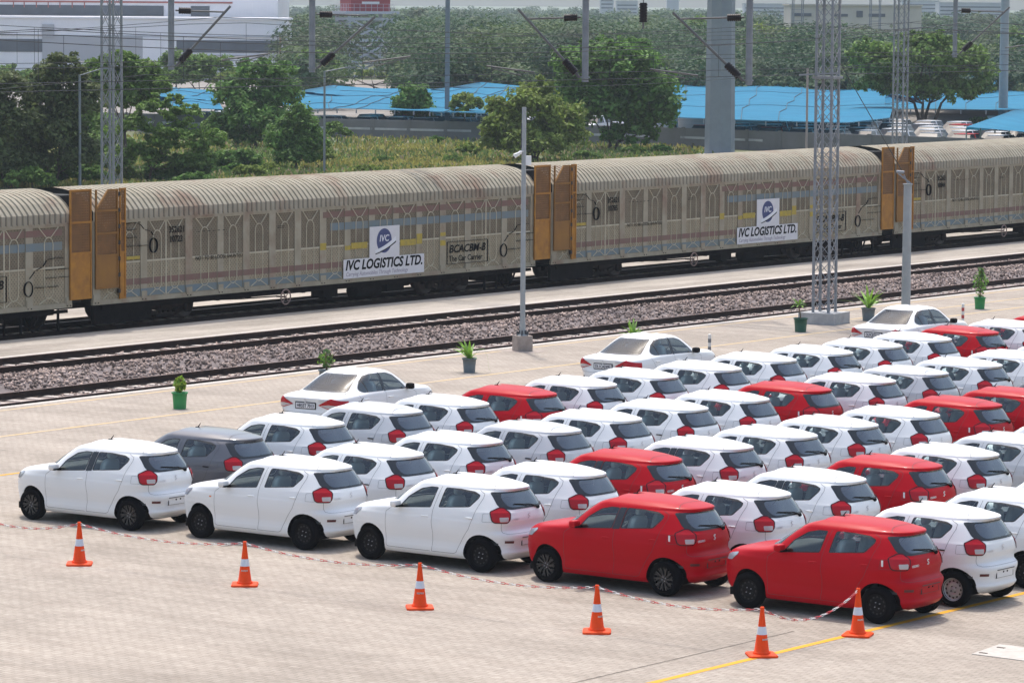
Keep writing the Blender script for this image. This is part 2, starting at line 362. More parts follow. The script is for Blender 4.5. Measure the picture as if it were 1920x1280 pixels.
# ---- loose stone ballast between the two open tracks (one mass of stones)
def stones(n, s0, s1, o0, o1, hfun, size, seed):
    r = np.random.default_rng(seed)
    base = np.array([(0,0,1),(.94,0,.33),(-.47,.82,.33),(-.47,-.82,.33),(0,0,-1),(-.94,0,-.33),(.47,-.82,-.33),(.47,.82,-.33)], float)
    octv = np.array([(1,0,0),(-1,0,0),(0,1,0),(0,-1,0),(0,0,1),(0,0,-1)], float)
    octf = np.array([(0,2,4),(2,1,4),(1,3,4),(3,0,4),(2,0,5),(1,2,5),(3,1,5),(0,3,5)])
    s = r.uniform(s0, s1, n); o = r.uniform(o0, o1, n)
    z = hfun(o, s) + r.uniform(-.01, .035, n)
    V = octv[None]*r.uniform(.55, 1.25, (n, 6, 1))*(size*r.uniform(.6, 1.5, (n, 1, 1)))*np.array([1.2, 1, .75])
    A = r.normal(size=(n, 3)); A /= np.linalg.norm(A, axis=1, keepdims=True)
    Bv = np.cross(A, r.normal(size=(n, 3))); Bv /= np.linalg.norm(Bv, axis=1, keepdims=True); Cv = np.cross(A, Bv)
    V = V[..., :1]*A[:, None]+V[..., 1:2]*Bv[:, None]+V[..., 2:]*Cv[:, None]
    V += (TD[None]*s[:, None]+ND[None]*o[:, None])[:, None]; V[..., 2] += z[:, None]
    idx = (np.arange(n)[:, None, None]*6+octf[None]).reshape(-1)
    me = bpy.data.meshes.new('ballast'); VV = V.reshape(-1, 3).astype(np.float32)
    me.vertices.add(len(VV)); me.vertices.foreach_set('co', VV.ravel()); nf = n*8
    me.loops.add(nf*3); me.loops.foreach_set('vertex_index', idx.astype(np.int32))
    me.polygons.add(nf); me.polygons.foreach_set('loop_start', np.arange(0, nf*3, 3, dtype=np.int32)); me.update(calc_edges=True); return me
STONE = mat('ballast_stone', (.37, .29, .25), .95, spec=.2, col2=(.215, .16, .14), scale=.8, island=.75)
hump = lambda o, s: -.2 + .30*np.clip(1-np.abs((o-67.5)/1.45), 0, 1)**.6 + .025*np.sin(s*1.7)+.02*np.sin(s*.6+o)
me = stones(30000, 70, 175, 65.5, 69.75, hump, .05, 3); me.materials.append(STONE)
tag(link('ballast', me), kind='stuff')
b = MB(); ss = np.arange(-60, 420, 1.0); oo = np.linspace(65.3, 69.85, 12)
vs = [so(s, o, float(hump(o, s))-.012) for s in ss for o in oo]; k = len(oo)
b.add(vs, [(i*k+j, (i+1)*k+j, (i+1)*k+j+1, i*k+j+1) for i in range(len(ss)-1) for j in range(k-1)], 0, True)
tag(b.build('ballast_ridge', mat('ballast_bed', (.16, .13, .125), .95, vary=.4, scale=5)), kind='structure')
for nm, o0, o1, nn, sd in (('ballast', 63.75, 65.1, 3500, 5), ('ballast', 70.15, 71.5, 3500, 6), ('ballast', 82.2, 90, 9000, 8)):
    me = stones(nn, 70, 175, o0, o1, lambda o, s: np.full_like(o, -.2 if o0 < 80 else -.3), .05, sd)
    me.materials.append(STONE); tag(link(nm, me), kind='stuff')
# ================================================================== CAR CARRIER TRAIN
# wagon frame: x along the tracks, y = 0 the side facing the camera (modelled with +y towards the camera), z up from rail top
OS = 75.87
BEIGE = mat('weathered_beige_paint', (.39, .345, .26), .8, spec=.25, col2=(.285, .245, .175), scale=1.6)
PANEL = mat('perforated_beige_panel', (.235, .195, .137), .9, spec=.15, col2=(.155, .125, .086), scale=2.2)
def dots(m, sc, dark):
    nt = m.node_tree; N = nt.nodes.new; L = nt.links.new; b = nt.nodes['Principled BSDF']
    src = b.inputs['Base Color'].links[0].from_socket
    tc = N('ShaderNodeTexCoord'); v = N('ShaderNodeTexVoronoi'); v.inputs['Scale'].default_value = sc; v.inputs['Randomness'].default_value = 0
    mp = N('ShaderNodeMapping'); mp.inputs['Rotation'].default_value = (0, R(45), 0); L(tc.outputs['Object'], mp.inputs[0]); L(mp.outputs[0], v.inputs['Vector'])
    lt = N('ShaderNodeMath'); lt.operation = 'LESS_THAN'; lt.inputs[1].default_value = .42; L(v.outputs['Distance'], lt.inputs[0])
    mx = N('ShaderNodeMixRGB'); mx.inputs[2].default_value = (*dark, 1); L(lt.outputs[0], mx.inputs[0]); L(src, mx.inputs[1]); L(mx.outputs[0], b.inputs['Base Color'])
dots(PANEL, 11, (.055, .047, .037))
PANEL2 = mat('perforated_lower_panel', (.36, .305, .215), .9, spec=.15, col2=(.27, .225, .15), scale=2.2); dots(PANEL2, 11, (.085, .072, .055))
# beige roof with rust streaks
ROOFM = mat('corrugated_roof_paint', (.39, .35, .275), .9, spec=.12, col2=(.30, .265, .20), scale=1.3)
def add_rust(m):
    nt = m.node_tree; N = nt.nodes.new; L = nt.links.new; b = nt.nodes['Principled BSDF']; src = b.inputs['Base Color'].links[0].from_socket
    g = N('ShaderNodeNewGeometry'); mp = N('ShaderNodeMapping'); mp.inputs['Scale'].default_value = (.5, .5, .35); L(g.outputs['Position'], mp.inputs[0])
    nz = N('ShaderNodeTexNoise'); nz.inputs['Scale'].default_value = .8; nz.inputs['Detail'].default_value = 7; nz.inputs['Roughness'].default_value = .7
    L(mp.outputs[0], nz.inputs['Vector']); rp = N('ShaderNodeValToRGB'); rp.color_ramp.elements[0].position = .52; rp.color_ramp.elements[1].position = .66
    L(nz.outputs['Fac'], rp.inputs[0]); mu = N('ShaderNodeMath'); mu.operation = 'MULTIPLY'; mu.inputs[1].default_value = .6; L(rp.outputs[0], mu.inputs[0])
    mx = N('ShaderNodeMixRGB'); mx.inputs[2].default_value = (.20, .085, .055, 1); L(mu.outputs[0], mx.inputs[0]); L(src, mx.inputs[1]); L(mx.outputs[0], b.inputs['Base Color'])
add_rust(ROOFM); add_rust(BEIGE)
GROOVE = mat('dark_roof_groove', (.12, .105, .085), .95)  # darker colour along the roof grooves
LATT = mat('pale_lattice_strip', (.47, .415, .305), .75, vary=.2, scale=3)
REDS = mat('faded_red_stripe', (.20, .095, .08), .8, col2=(.19, .13, .10), scale=2.5)
BLUES = mat('faded_blue_stripe', (.145, .20, .235), .8, col2=(.18, .195, .18), scale=2.5)
YPAT = mat('yellow_stencil_patch', (.50, .36, .04), .8, col2=(.32, .25, .07), scale=6)
ORANGE = mat('orange_door_paint', (.46, .20, .014), .65, col2=(.26, .105, .016), scale=2.5)
ORSH = mesh_sheet_mat('orange_perforated_sheet', (.17, .075, .018), .47, 13)
UND = mat('grimy_underframe', (.010, .009, .009), .9, spec=.08, vary=.5, scale=4)
BOGM = mat('grimy_bogie', (.045, .031, .027), .85, spec=.1, col2=(.011, .010, .009), scale=5)
WHL = mat('worn_wheel', (.045, .032, .027), .6, vary=.4, scale=6)
BLK = mat('black_lettering', (.006, .006, .006), .9, spec=.1)
BAN = mat('white_banner_vinyl', (.66, .64, .66), .6, vary=.06, scale=2)
LOGO = mat('logo_navy', (.035, .05, .16), .6); GREYTX = mat('grey_purple_print', (.30, .26, .33), .7)
LIT = mat('white_print', (.75, .75, .78), .6)
INT = mat('dark_interior', (.02, .02, .018), .9)
WL, ZS, ZE = 22.6, .72, 3.23
POSTS = [(0,.35),(2.14,2.44),(4.2,4.53),(5.71,6.0),(6.94,7.25),(8.21,8.53),(9.48,9.8),(10.75,11.08),(12.02,12.33),(13.29,13.6),(14.57,14.88),(15.83,16.15),(17.12,17.45),(18.52,18.85),(20.62,20.93),(22.3,22.6)]
LY = -.03                                                     # panels sit 3 cm behind the posts
def wagon_meshes():
    D = {}
    # body side: sill + posts + top rail
    b = MB(); b.box((WL/2, -.04, ZS+.07), (WL, .08, .14), 0); b.box((WL/2, -.04, ZE-.05), (WL, .07, .1), 0)
    for a, c in POSTS:
        b.box(((a+c)/2, -.031, (ZS+ZE)/2), (c-a, .05, ZE-ZS-.02), 0)
        b.box(((a+c)/2, .003, ZS+.2), (c-a-.06, .03, .22), 0)                     # foot gusset
        for dx in (-.07, .07): b.box(((a+c)/2+dx, .006, ZS+.06), (.035, .012, .03), 1)
    b.box((WL/2, -1.6, ZS+.05), (WL-.2, 3.0, .12), 1)                            # floor
    b.box((WL/2, -3.2, (ZS+ZE)/2), (WL, .06, ZE-ZS), 0)                           # far side
    D['body'] = b.mesh('side_frame', [BEIGE, UND])
    up = MB(); lo = MB(); la = MB()
    for j in range(len(POSTS)-1):
        x0, x1 = POSTS[j][1], POSTS[j+1][0]
        zj = 1.93
        up.box(((x0+x1)/2, LY-.02, (zj+ZE-.1)/2), (x1-x0, .03, ZE-.1-zj)); lo.box(((x0+x1)/2, LY-.02, (ZS+.14+zj)/2), (x1-x0, .03, zj-ZS-.14))
        la.box(((x0+x1)/2, LY, zj), (x1-x0, .02, .05))
        cs = [(x0+x1)/2] if x1-x0 < 1.45 else [x0+(x1-x0)*.27, x0+(x1-x0)*.73]
        if x1-x0 > 1.45: la.box(((x0+x1)/2, LY, (ZS+ZE)/2), (.05, .02, ZE-ZS-.2))
        w = min(.42, (x1-x0)/len(cs)*.40)
        y = LY-.002
        for c in cs:
            r = .185
            for sg in (-1, 1):
                la.bar((c+sg*r, y, zj), (c+sg*r, y, 2.62), .024, .035, up=(0, 1, 0))
                la.bar((c+sg*.10, y, 2.83), (c+sg*w, y, 3.12), .024, .04, up=(0, 1, 0))
                la.bar((c+sg*r, y, zj), (c+sg*r, y, 1.22), .024, .03, up=(0, 1, 0))
                la.bar((c+sg*.10, y, 1.03), (c+sg*w, y, .88), .024, .035, up=(0, 1, 0))
            arc = [(c+r*math.cos(t), y, 2.62+r*1.15*math.sin(t)) for t in np.linspace(0, math.pi, 9)]
            for p, q in zip(arc[:-1], arc[1:]): la.bar(p, q, .024, .035, up=(0, 1, 0))
            arc = [(c+r*math.cos(t), y, 1.22-r*math.sin(t)) for t in np.linspace(0, math.pi, 9)]
            for p, q in zip(arc[:-1], arc[1:]): la.bar(p, q, .024, .03, up=(0, 1, 0))
            la.bar((c-w, y, 3.13), (c+w, y, 3.13), .02, .03, up=(0, 1, 0))
    D['up'] = up.mesh('ventilated_panel', PANEL); D['lo'] = lo.mesh('perforated_panel', PANEL2); D['la'] = la.mesh('lattice', LATT)
    # roof: ribbed arch
    prof = [(.02, ZE-.02), (.02, 3.50), (-.06, 3.60), (-.25, 3.80), (-.48, 3.96), (-.80, 4.08), (-1.2, 4.15), (-1.6, 4.18)]
    prof = prof + [(-3.2-p[0], p[1]) for p in prof[-2::-1]]
    pin = [(p[0]-.034*(1 if i < 2 else .7 if i < 6 else 0)*(1 if p[0] > -1.6 else -1), p[1]-(.034 if 1 < i < len(prof)-2 else 0)) for i, p in enumerate(prof)]
    vs = []; mi = []; n = 98; pit = WL/n; k = len(prof)
    for i in range(n):
        x = i*pit
        for xx, pr in ((x, prof), (x+pit*.62, prof), (x+pit*.70, pin), (x+pit*.92, pin)): vs += [(xx, p[0], p[1]) for p in pr]
    vs += [(WL, p[0], p[1]) for p in prof]; rows = 4*n+1; fs = []; mm = []
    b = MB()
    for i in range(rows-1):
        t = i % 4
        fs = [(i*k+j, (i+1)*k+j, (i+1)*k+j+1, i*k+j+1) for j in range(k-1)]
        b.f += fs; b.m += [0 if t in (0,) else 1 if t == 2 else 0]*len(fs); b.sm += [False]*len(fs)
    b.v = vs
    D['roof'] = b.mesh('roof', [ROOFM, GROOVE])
    # end wall (near-black sheet, interior shade put into its colour)
    for nm, x in (('e0', .06), ('e1', WL-.06)):
        b = MB(); pts = [(x, p[0]*.985-.02, p[1]-.03) for p in prof]; pts = [(x, -.03, ZS)]+pts+[(x, -3.15, ZS)]
        b.sheet(pts); D[nm] = b.mesh('end_wall', INT)
    # end doors: framed perforated leaves
    def leaf(x0, x1, z0, z1, cut=0.0, side=0, y=.05, m=None):
        b = MB(); t = .05
        b.box((x0+t/2, y, (z0+z1-(cut if side < 0 else 0))/2), (t, .05, z1-z0-(cut if side < 0 else 0)), 0)
        b.box((x1-t/2, y, (z0+z1-(cut if side > 0 else 0))/2), (t, .05, z1-z0-(cut if side > 0 else 0)), 0)
        zt = z1-cut
        for z in (z0+.03, z0+(zt-z0)*.42, z0+(zt-z0)*.70, zt-.03): b.box(((x0+x1)/2, y, z), (x1-x0-2*t, .045, .06), 0)
        if cut: b.bar((x0+t/2, y, z1-cut), (x0+(x1-x0)*.55, y, z1-.03), .045, .05, up=(0, 1, 0)); b.box(((x0+(x1-x0)*.55+x1)/2, y, z1-.03), ((x1-x0)*.45, .045, .06), 0)
        b.box(((x0+x1)/2, y-.004, z0+(zt-z0)*.21), (x1-x0-2*t, .02, (zt-z0)*.40), 0)
        zc = z0+(zt-z0)*.42
        if cut: b.add([(x0+t, y-.008, zc), (x1-t, y-.008, zc), (x1-t, y-.008, z1-.06), (x0+(x1-x0)*.55, y-.008, z1-.06), (x0+t, y-.008, z1-cut)], [(0,1,2,3,4)], 1)
        else: b.add([(x0+t, y-.008, zc), (x1-t, y-.008, zc), (x1-t, y-.008, z1-.06), (x0+t, y-.008, z1-.06)], [(0,1,2,3)], 1)
        return b.mesh('end_door', m or [ORANGE, ORSH])
    D['d0'] = leaf(.07, 1.06, 1.2, 4.15, .6, m=[mat('brown_door_paint', (.20, .095, .022), .75, col2=(.30, .135, .02), scale=1.5), ORSH]); D['d1'] = leaf(1.13, 1.40, .86, 4.17); D['d2'] = leaf(22.45, 23.38, .94, 4.19)
    b = MB()
    for z in np.linspace(1.1, 4.0, 7): b.box((1.095, .05, z), (.09, .07, .12))
    D['hinge'] = b.mesh('hinge', mat('black_hinge', (.02, .018, .016), .7))
    # painted stripes, each 4 mm proud of what it crosses, broken at the posts' edges
    def stripe(x0, x1, z0, z1, m, nm):
        b = MB()
        for j in range(len(POSTS)-1):
            for a, c, y in ((POSTS[j][0], POSTS[j][1], -.002), (POSTS[j][1], POSTS[j+1][0], LY+.0005)):
                a, c = max(a, x0), min(c, x1)
                if c-a > .05: b.box(((a+c)/2, y, (z0+z1)/2), (c-a-.004, .004, z1-z0))
        return b.mesh(nm, m)
    D['rs'] = stripe(1.45, 11.9, 1.24, 1.42, REDS, 'red_stripe'); D['bs'] = stripe(1.45, 11.9, .88, 1.10, BLUES, 'blue_stripe')
    D['rs2'] = stripe(10.9, 22.2, 2.86, 3.05, REDS, 'red_stripe'); D['bs2'] = stripe(11.3, 22.2, 2.44, 2.68, BLUES, 'blue_stripe')
    for i, (x0, x1, z0, z1) in enumerate(((10.76,11.07,1.84,2.06),(12.03,12.32,1.78,1.92),(12.36,13.2,1.8,2.0),(14.95,15.8,1.78,1.98),(15.84,16.14,1.8,2.14),(17.14,17.43,1.68,1.86),(17.14,17.43,2.0,2.12),(1.5,2.1,2.0,2.1))):
        b = MB(); b.box(((x0+x1)/2, .0, (z0+z1)/2), (x1-x0, .006, z1-z0)); D['yp%d' % i] = b.mesh('stencil_patch', YPAT)
    # bogie: two axles, side frame, springs
    b = MB()
    for sy in (-.62, -2.58):
        b.box((0, sy, .46), (2.5, .16, .14)); b.bar((-1.2, sy, .48), (-.45, sy, .22), .15, .14); b.bar((1.2, sy, .48), (.45, sy, .22), .15, .14)
        b.box((0, sy, .2), (.95, .18, .1))
        for dx in (-.22, 0, .22): b.lathe([(.07, .25), (.085, .27), (.07, .29), (.085, .32), (.07, .35), (.085, .38), (.07, .4)], (dx, sy+.02, 0), 10)
        for dx in (-1, 1): b.blob((dx, sy+.1, .36), (.34, .16, .3), 0, .6)
    b.box((0, -1.6, .42), (.5, 2.2, .2)); D['bogie'] = b.mesh('bogie', BOGM)
    b = MB()
    for sy, sg in ((-.73, 1), (-2.47, -1)):
        b.lathe([(.02, .07), (.30, .05), (.36, .07), (.43, .07), (.43, -.05), (.47, -.06), (.47, -.09), (.02, -.09)], (0, sy, 0), 28, 'y')
    b.tube((0, -2.5, 0), (0, -.7, 0), .08, n=10); D['axle'] = b.mesh('wheelset', WHL)
    # underframe gear
    b = MB(); b.box((WL/2, -.25, .62), (WL-1.2, .12, .2)); b.box((WL/2, -2.95, .62), (WL-1.2, .12, .2)); b.box((WL/2, -1.6, .62), (WL, .45, .2))
    b.box((1.6, -.3, .38), (2.6, .12, .52)); b.box((21.7, -1.3, .4), (.5, 1.6, .4))
    for x in (6.0, 7.5, 10.2, 16.6, 20.0): b.box((x, -1.6, .6), (.12, 2.8, .2))
    b.path([(5.2, -.4, .55), (7.2, -.35, .48), (9.0, -.3, .46)], .022); b.path([(9.0, -.3, .6), (12.0, -.3, .58)], .02)
    D['under'] = b.mesh('underframe', UND)
    b = MB(); b.tube((13.1, -.55, .38), (14.4, -.55, .38), .24, n=16); b.tube((13.0, -.55, .38), (13.1, -.55, .38), .15, .24, n=16); b.tube((14.4, -.55, .38), (14.5, -.55, .38), .24, .15, n=16)
    D['tank'] = b.mesh('air_reservoir', UND)
    b = MB(); b.box((11.6, -.5, .42), (.75, .5, .28)); b.box((11.6, -.45, .27), (.3, .3, .1)); b.box((15.1, -.5, .45), (.9, .4, .35)); D['vbox'] = b.mesh('brake_gear', UND)
    b = MB(); R0 = .235
    for t in range(20):
        a, c = 2*math.pi*t/20, 2*math.pi*(t+1)/20
        b.tube((8.93+R0*math.cos(a), .08, .46+R0*math.sin(a)), (8.93+R0*math.cos(c), .08, .46+R0*math.sin(c)), .022, n=6)
    for t in range(4):
        a = math.pi/4+math.pi/2*t; b.tube((8.93, .08, .46), (8.93+R0*math.cos(a), .08, .46+R0*math.sin(a)), .016, n=6)
    b.tube((8.93, -.3, .46), (8.93, .09, .46), .03, n=8); D['hw'] = b.mesh('handwheel', mat('rusty_pink_handwheel', (.30, .20, .17), .8, vary=.3, scale=8))
    # hanging steps and hose loops at the right end
    b = MB()
    for x in (19.9, 20.6, 22.2): b.bar((x, -.2, .66), (x, -.2, .02), .06, .06)
    b.path([(20.75, -.3, .62), (20.95, -.3, .25), (21.2, -.3, .08), (21.45, -.3, .12), (21.7, -.3, .35), (21.85, -.3, .62)], .035, 8)
    b.path([(21.0, -.35, .62), (21.15, -.35, .3), (21.35, -.35, .2), (21.55, -.35, .62)], .03, 8); b.bar((19.8, -.2, .6), (22.6, -.2, .6), .05, .1)
    D['step'] = b.mesh('hanging_step', UND)
    b = MB(); b.box((22.95, -1.6, .65), (.9, .3, .28)); b.blob((23.2, -1.6, .65), (.45, .36, .4), 0, .5); D['coup'] = b.mesh('coupler', UND)
    b = MB(); b.box((23.05, -1.6, 2.4), (.85, 2.3, 3.2)); D['gap_shade'] = b.mesh('gap_shade_block', INT)  # near-black box added for the shade in the gap between wagons
    # line-drawn car and the dashed lines behind it
    def sketch(left):
        b = MB(); y = .001
        sg = 1 if left else -1; wx, wz = (2.72, 2.38) if left else (20.72, 1.36)
        for t in range(16):
            a, c = 2*math.pi*t/16, 2*math.pi*(t+1)/16
            b.bar((wx+.17*math.cos(a), y, wz+.22*math.sin(a)), (wx+.17*math.cos(c), y, wz+.22*math.sin(c)), .012, .075, up=(0, 1, 0))
        pts = [(0, .3), (-.12, .44), (-.42, .50), (-.62, .68), (-.95, .72), (-1.3, .70)] if left else [(.02, .28), (.3, .52), (.62, .62), (.8, .82), (1.2, .86), (1.5, .84)]
        for p, q in zip(pts[:-1], pts[1:]):
            m0 = np.array(p)*.9+np.array(q)*.1; m1 = np.array(p)*.12+np.array(q)*.88
            b.bar((wx+m0[0], y, wz+m0[1]), (wx+m1[0], y, wz+m1[1]), .012, .04, up=(0, 1, 0))
        for i, zz in enumerate((.02, .28, .52)):
            x0 = (.28 if i == 0 else .75)
            for k in range(2): b.bar((wx-sg*(x0+.55*k), y, wz+zz), (wx-sg*(x0+.45+.55*k), y, wz+zz), .012, .04, up=(0, 1, 0))
        return b.mesh('car_outline_drawing', BLK)
    D['skL'] = sketch(True); D['skR'] = sketch(False)
    b = MB()
    for p, q in (((17.52,1.78),(19.8,1.78)),((17.52,1.04),(19.8,1.04)),((17.52,1.04),(17.52,1.78)),((19.8,1.04),(19.8,1.78))):
        b.bar((p[0], .001, p[1]), (q[0], .001, q[1]), .012, .035, up=(0, 1, 0))
    D['boxl'] = b.mesh('type_frame', BLK)
    b = MB(); b.box((14.075, .022, 1.166), (4.29, .008, .618)); b.box((14.085, .022, 1.977), (1.59, .008, 1.0)); D['ban'] = b.mesh('banner', BAN)
    # logo: navy globe, white ring
    lg = MB(); cx, cz = 14.06, 2.0; yy = .0275
    lg.sheet([(cx+.40*math.cos(t), yy, cz+.40*math.sin(t)) for t in np.linspace(0, 2*math.pi, 32, endpoint=False)], 0)
    def swoosh(w0, w1, off, yv, m):
        ts = np.linspace(-1, 1, 14); A = []; B = []
        for t in ts:
            x = cx+.08+.55*t; z = cz-.20+.30*(t*.62+.16*t*t)+off; w = w0+(w1-w0)*(t+1)/2
            A.append((x, yv, z-w/2)); B.append((x, yv, z+w/2))
        n = len(ts); lg.add(A+B, [(i, i+1, n+i+1, n+i) for i in range(n-1)], m)
    swoosh(.09, .17, 0, yy+.001, 1); swoosh(.03, .05, -.085, yy+.002, 2)
    D['logo'] = lg.mesh('logo', [LOGO, LIT, BLK])
    for me in D.values(): me.transform(Matrix.Diagonal((1, -1, 1, 1))); me.flip_normals()   # modelled with +y to the camera; tracks frame has -y there
    return D
WD = wagon_meshes()
def put_text(txt, x, z, size, m, parent, nm='lettering', y=.002, bold=0.0, shear=0.0, width=None):
    me = text_mesh(nm, txt, size, m, bold, shear)
    if width:
        w = max(v.co.x for v in me.vertices); me.transform(Matrix.Diagonal((width/w, 1, 1, 1)))
    me.transform(Matrix(((1,0,0,0),(0,0,-1,0),(0,1,0,0),(0,0,0,1))))   # text faces the camera side, runs along +x
    return link(nm, me, parent, (x, -y, z))
TXT = {}
def wagon(s0, label, num, banner=True):
    t = thing('car_carrier_wagon', so(s0, OS), label, 'rail wagon', 'car carrier wagons of the freight train', ROT_T)
    P = lambda nm, k, par=t: link(nm, WD[k], par)
    body = P('side_frame', 'body'); P('roof', 'roof'); P('ventilated_panel', 'up'); P('perforated_panel', 'lo'); P('lattice', 'la')
    P('end_wall', 'e0'); P('end_wall', 'e1')
    d = P('end_door', 'd0'); P('hinge', 'hinge', d); P('end_door', 'd1'); P('end_door', 'd2')
    for k, nm in (('rs','red_stripe'),('rs2','red_stripe'),('bs','blue_stripe'),('bs2','blue_stripe'),*[('yp%d' % i, 'stencil_patch') for i in range(8)],('under','underframe'),
                  ('tank','air_reservoir'),('vbox','brake_gear'),('hw','handwheel'),('step','hanging_step'),('coup','coupler'),('gap_shade','gap_shade_block'),('skL','car_outline_drawing'),('skR','car_outline_drawing'),('boxl','type_frame')):
        P(nm, k)
    for x in (3.9, 18.2):
        bo = link('bogie', WD['bogie'], t, (x, 0, 0))
        for dx in (-1, 1): link('wheelset', WD['axle'], bo, (dx, 0, .46))
    if banner:
        bn = P('banner', 'ban'); P('logo', 'logo', bn)
        put_text('IVC LOGISTICS LTD.', 12.02, 1.13, .44, BLK, bn, 'banner_lettering', .028, .014, .22, 4.1)
        put_text('Carrying Automobiles Through Technology', 12.05, .93, .19, GREYTX, bn, 'banner_small_lettering', .028, 0, .2, 3.3)
        put_text('IVC', 13.80, 1.98, .30, LIT, bn, 'logo_lettering', .0295, .004, .15, .52)
    put_text(num[0], 3.42, 2.73, .27, BLK, t, 'wagon_number', .002, .005, 0, .7); put_text(num[1], 3.45, 2.44, .27, BLK, t, 'wagon_number', .002, .005, 0, .6)
    put_text('NOT TO BE LOOSE SHUNTED', 4.66, 1.83, .17, BLK, t, 'warning_lettering', .002, .0, 0, 2.25)
    put_text('BCACBM-B', 17.62, 1.42, .36, BLK, t, 'type_lettering', .002, .006, .25, 2.08)
    put_text('The Car Carrier', 17.62, 1.13, .27, BLK, t, 'type_lettering', .002, .003, 0, 1.9)
    put_text('- - - - - -', 4.75, 2.66, .2, BLK, t, 'faded_lettering', .002, 0, 0, 1.3); put_text('===', 8.6, 2.6, .22, BLK, t, 'faded_lettering', .002, 0, 0, .35)
    return t
wagon(60.2, 'beige car carrier wagon cut off by the left edge of the photo', ('352621', '10741'), True)
wagon(83.7, 'beige car carrier wagon whose white IVC banner stands left of the camera pole', ('352621', '10723'))
wagon(107.25, 'beige car carrier wagon behind the near lattice mast', ('352621', '10785'))
wagon(130.8, 'beige car carrier wagon cut off by the right edge of the photo', ('352621', '10844'))
# ================================================================== CARS
def paint(name, col, rough=.34, coat=.35, spec=.35): return mat(name, col, rough, coat=coat, spec=spec)
PAINT = {'white': paint('white_paint', (.74, .745, .75), .38, .15), 'red': paint('red_paint', (.42, .003, .010), .38, .06, .10),
         'grey': paint('grey_paint', (.095, .098, .115), .35, .5), 'silver': paint('silver_paint', (.50, .51, .53), .33, .5)}
GLASS = glass_mat('window_glass', (.78, .86, .84), .03); RGLASS = glass_mat('rear_glass', (.34, .41, .45), .13)
BORDER = mat('black_glass_border', (.028, .032, .038), .2, spec=.35); SEAL = mat('black_rubber_seal', (.012, .012, .013), .5)
GAPM = mat('panel_gap_recess_edge', (.06, .058, .06), .8); TRIM = mat('black_plastic', (.007, .007, .008), .7, spec=.1)
LAMP = mat('red_lamp_lens', (.40, .005, .012), .2, spec=.25, coat=.15); CLEAR = mat('clear_lamp_lens', (.46, .42, .42), .15, coat=.5)
SMOKE = mat('smoked_lamp_rim', (.06, .006, .010), .2, spec=.25, coat=.1)
DKRED = mat('dark_red_reflector', (.09, .012, .014), .3); HEADL = mat('headlamp_glass', (.27, .29, .34), .08, coat=.8)
TYRE = mat('tyre_rubber', (.006, .006, .007), .95, spec=.04); RIMB = mat('black_rim', (.009, .009, .010), .6, spec=.12); RIMS = mat('silver_steel_rim', (.42, .42, .43), .35, metal=.4)
CHROME = mat('chrome', (.75, .75, .77), .18, metal=.9); CABIN = mat('cabin_trim', (.05, .052, .055), .85); SEATM = mat('seat_fabric', (.055, .058, .062), .9)
FILM = mat('seat_cover_film', (.82, .86, .86), .3); DASH = mat('dashboard', (.035, .036, .038), .7); BEIGET = mat('light_seat_fabric', (.36, .34, .32), .9)
AMBER = mat('amber_lens', (.75, .22, .03), .3); PLATEM = mat('plate_white', (.72, .72, .74), .5); PLTX = mat('plate_ink', (.05, .05, .07), .6)
EMB = mat('emblem_silver', (.62, .62, .65), .3, metal=.3); NUT = mat('wheel_nut', (.30, .30, .32), .4, metal=.3)

class Shell:
    """car body from level outlines: rows of (z, xfront, xrear, halfwidth, nfront, nrear), x from the front bumper"""
    def __init__(s, rows, L, xc, zs):
        A = np.array(rows, float); s.L = L; s.xc = xc; s.t = np.arange(len(A))
        s.f = [pchip(A[:, 0], A[:, i]) for i in range(1, 6)]; s.zs = zs; s.z0, s.z1 = A[0, 0], A[-1, 0]
    def par(s, z): return [float(f(z)) for f in s.f]
    def x_at(s, y, z, rear=True):
        xf, xr, w, nf, nr = s.par(z); q = min(1, abs(y)/w)
        return (s.xc+(xr-s.xc)*(1-q**nr)**(1/nr)) if rear else (s.xc-(s.xc-xf)*(1-q**nf)**(1/nf))
    def y_at(s, x, z):
        xf, xr, w, nf, nr = s.par(z); n, a = (nr, xr-s.xc) if x > s.xc else (nf, s.xc-xf)
        q = min(1, abs(x-s.xc)/a); return w*(1-q**n)**(1/n)
    def grid(s, na=44):
        rows = []
        for z in s.zs:
            xf, xr, w, nf, nr = s.par(z); line = []
            for n, a, sg in ((nf, s.xc-xf, -1), (nr, xr-s.xc, 1)):
                t = np.linspace(0, math.pi/2, 500); X = a*np.cos(t)**(2/n); Y = w*np.sin(t)**(2/n)
                d = np.r_[0, np.cumsum(np.hypot(np.diff(X), np.diff(Y)))]; q = np.linspace(0, d[-1], na)
                X, Y = np.interp(q, d, X), np.interp(q, d, Y)
                pts = np.c_[s.xc+sg*X, Y]; line.append(pts if sg < 0 else pts[::-1][1:])
            rows.append(np.c_[np.vstack(line), np.full(2*na-1, z)])
        G = np.array(rows); du = np.gradient(G, axis=1); dv = np.gradient(G, axis=0)
        du[:, 0] = [0, 1, 0]; du[:, -1] = [0, -1, 0]
        Nn = np.cross(du, dv); Nn /= np.linalg.norm(Nn, axis=2, keepdims=True)+1e-12
        if Nn[len(G)//3, na//1][1] < 0: Nn = -Nn
        Nn[:, 0, 1] = 0; Nn[:, -1, 1] = 0; Nn /= np.linalg.norm(Nn, axis=2, keepdims=True)+1e-12
        polys = []
        for i in range(len(G)-1):
            for j in range(G.shape[1]-1):
                polys.append([np.r_[G[a, b], Nn[a, b]] for a, b in ((i, j), (i, j+1), (i+1, j+1), (i+1, j))])
        top = G[-1]; polys.append([np.r_[p, 0, 0, 1] for p in top])
        return polys
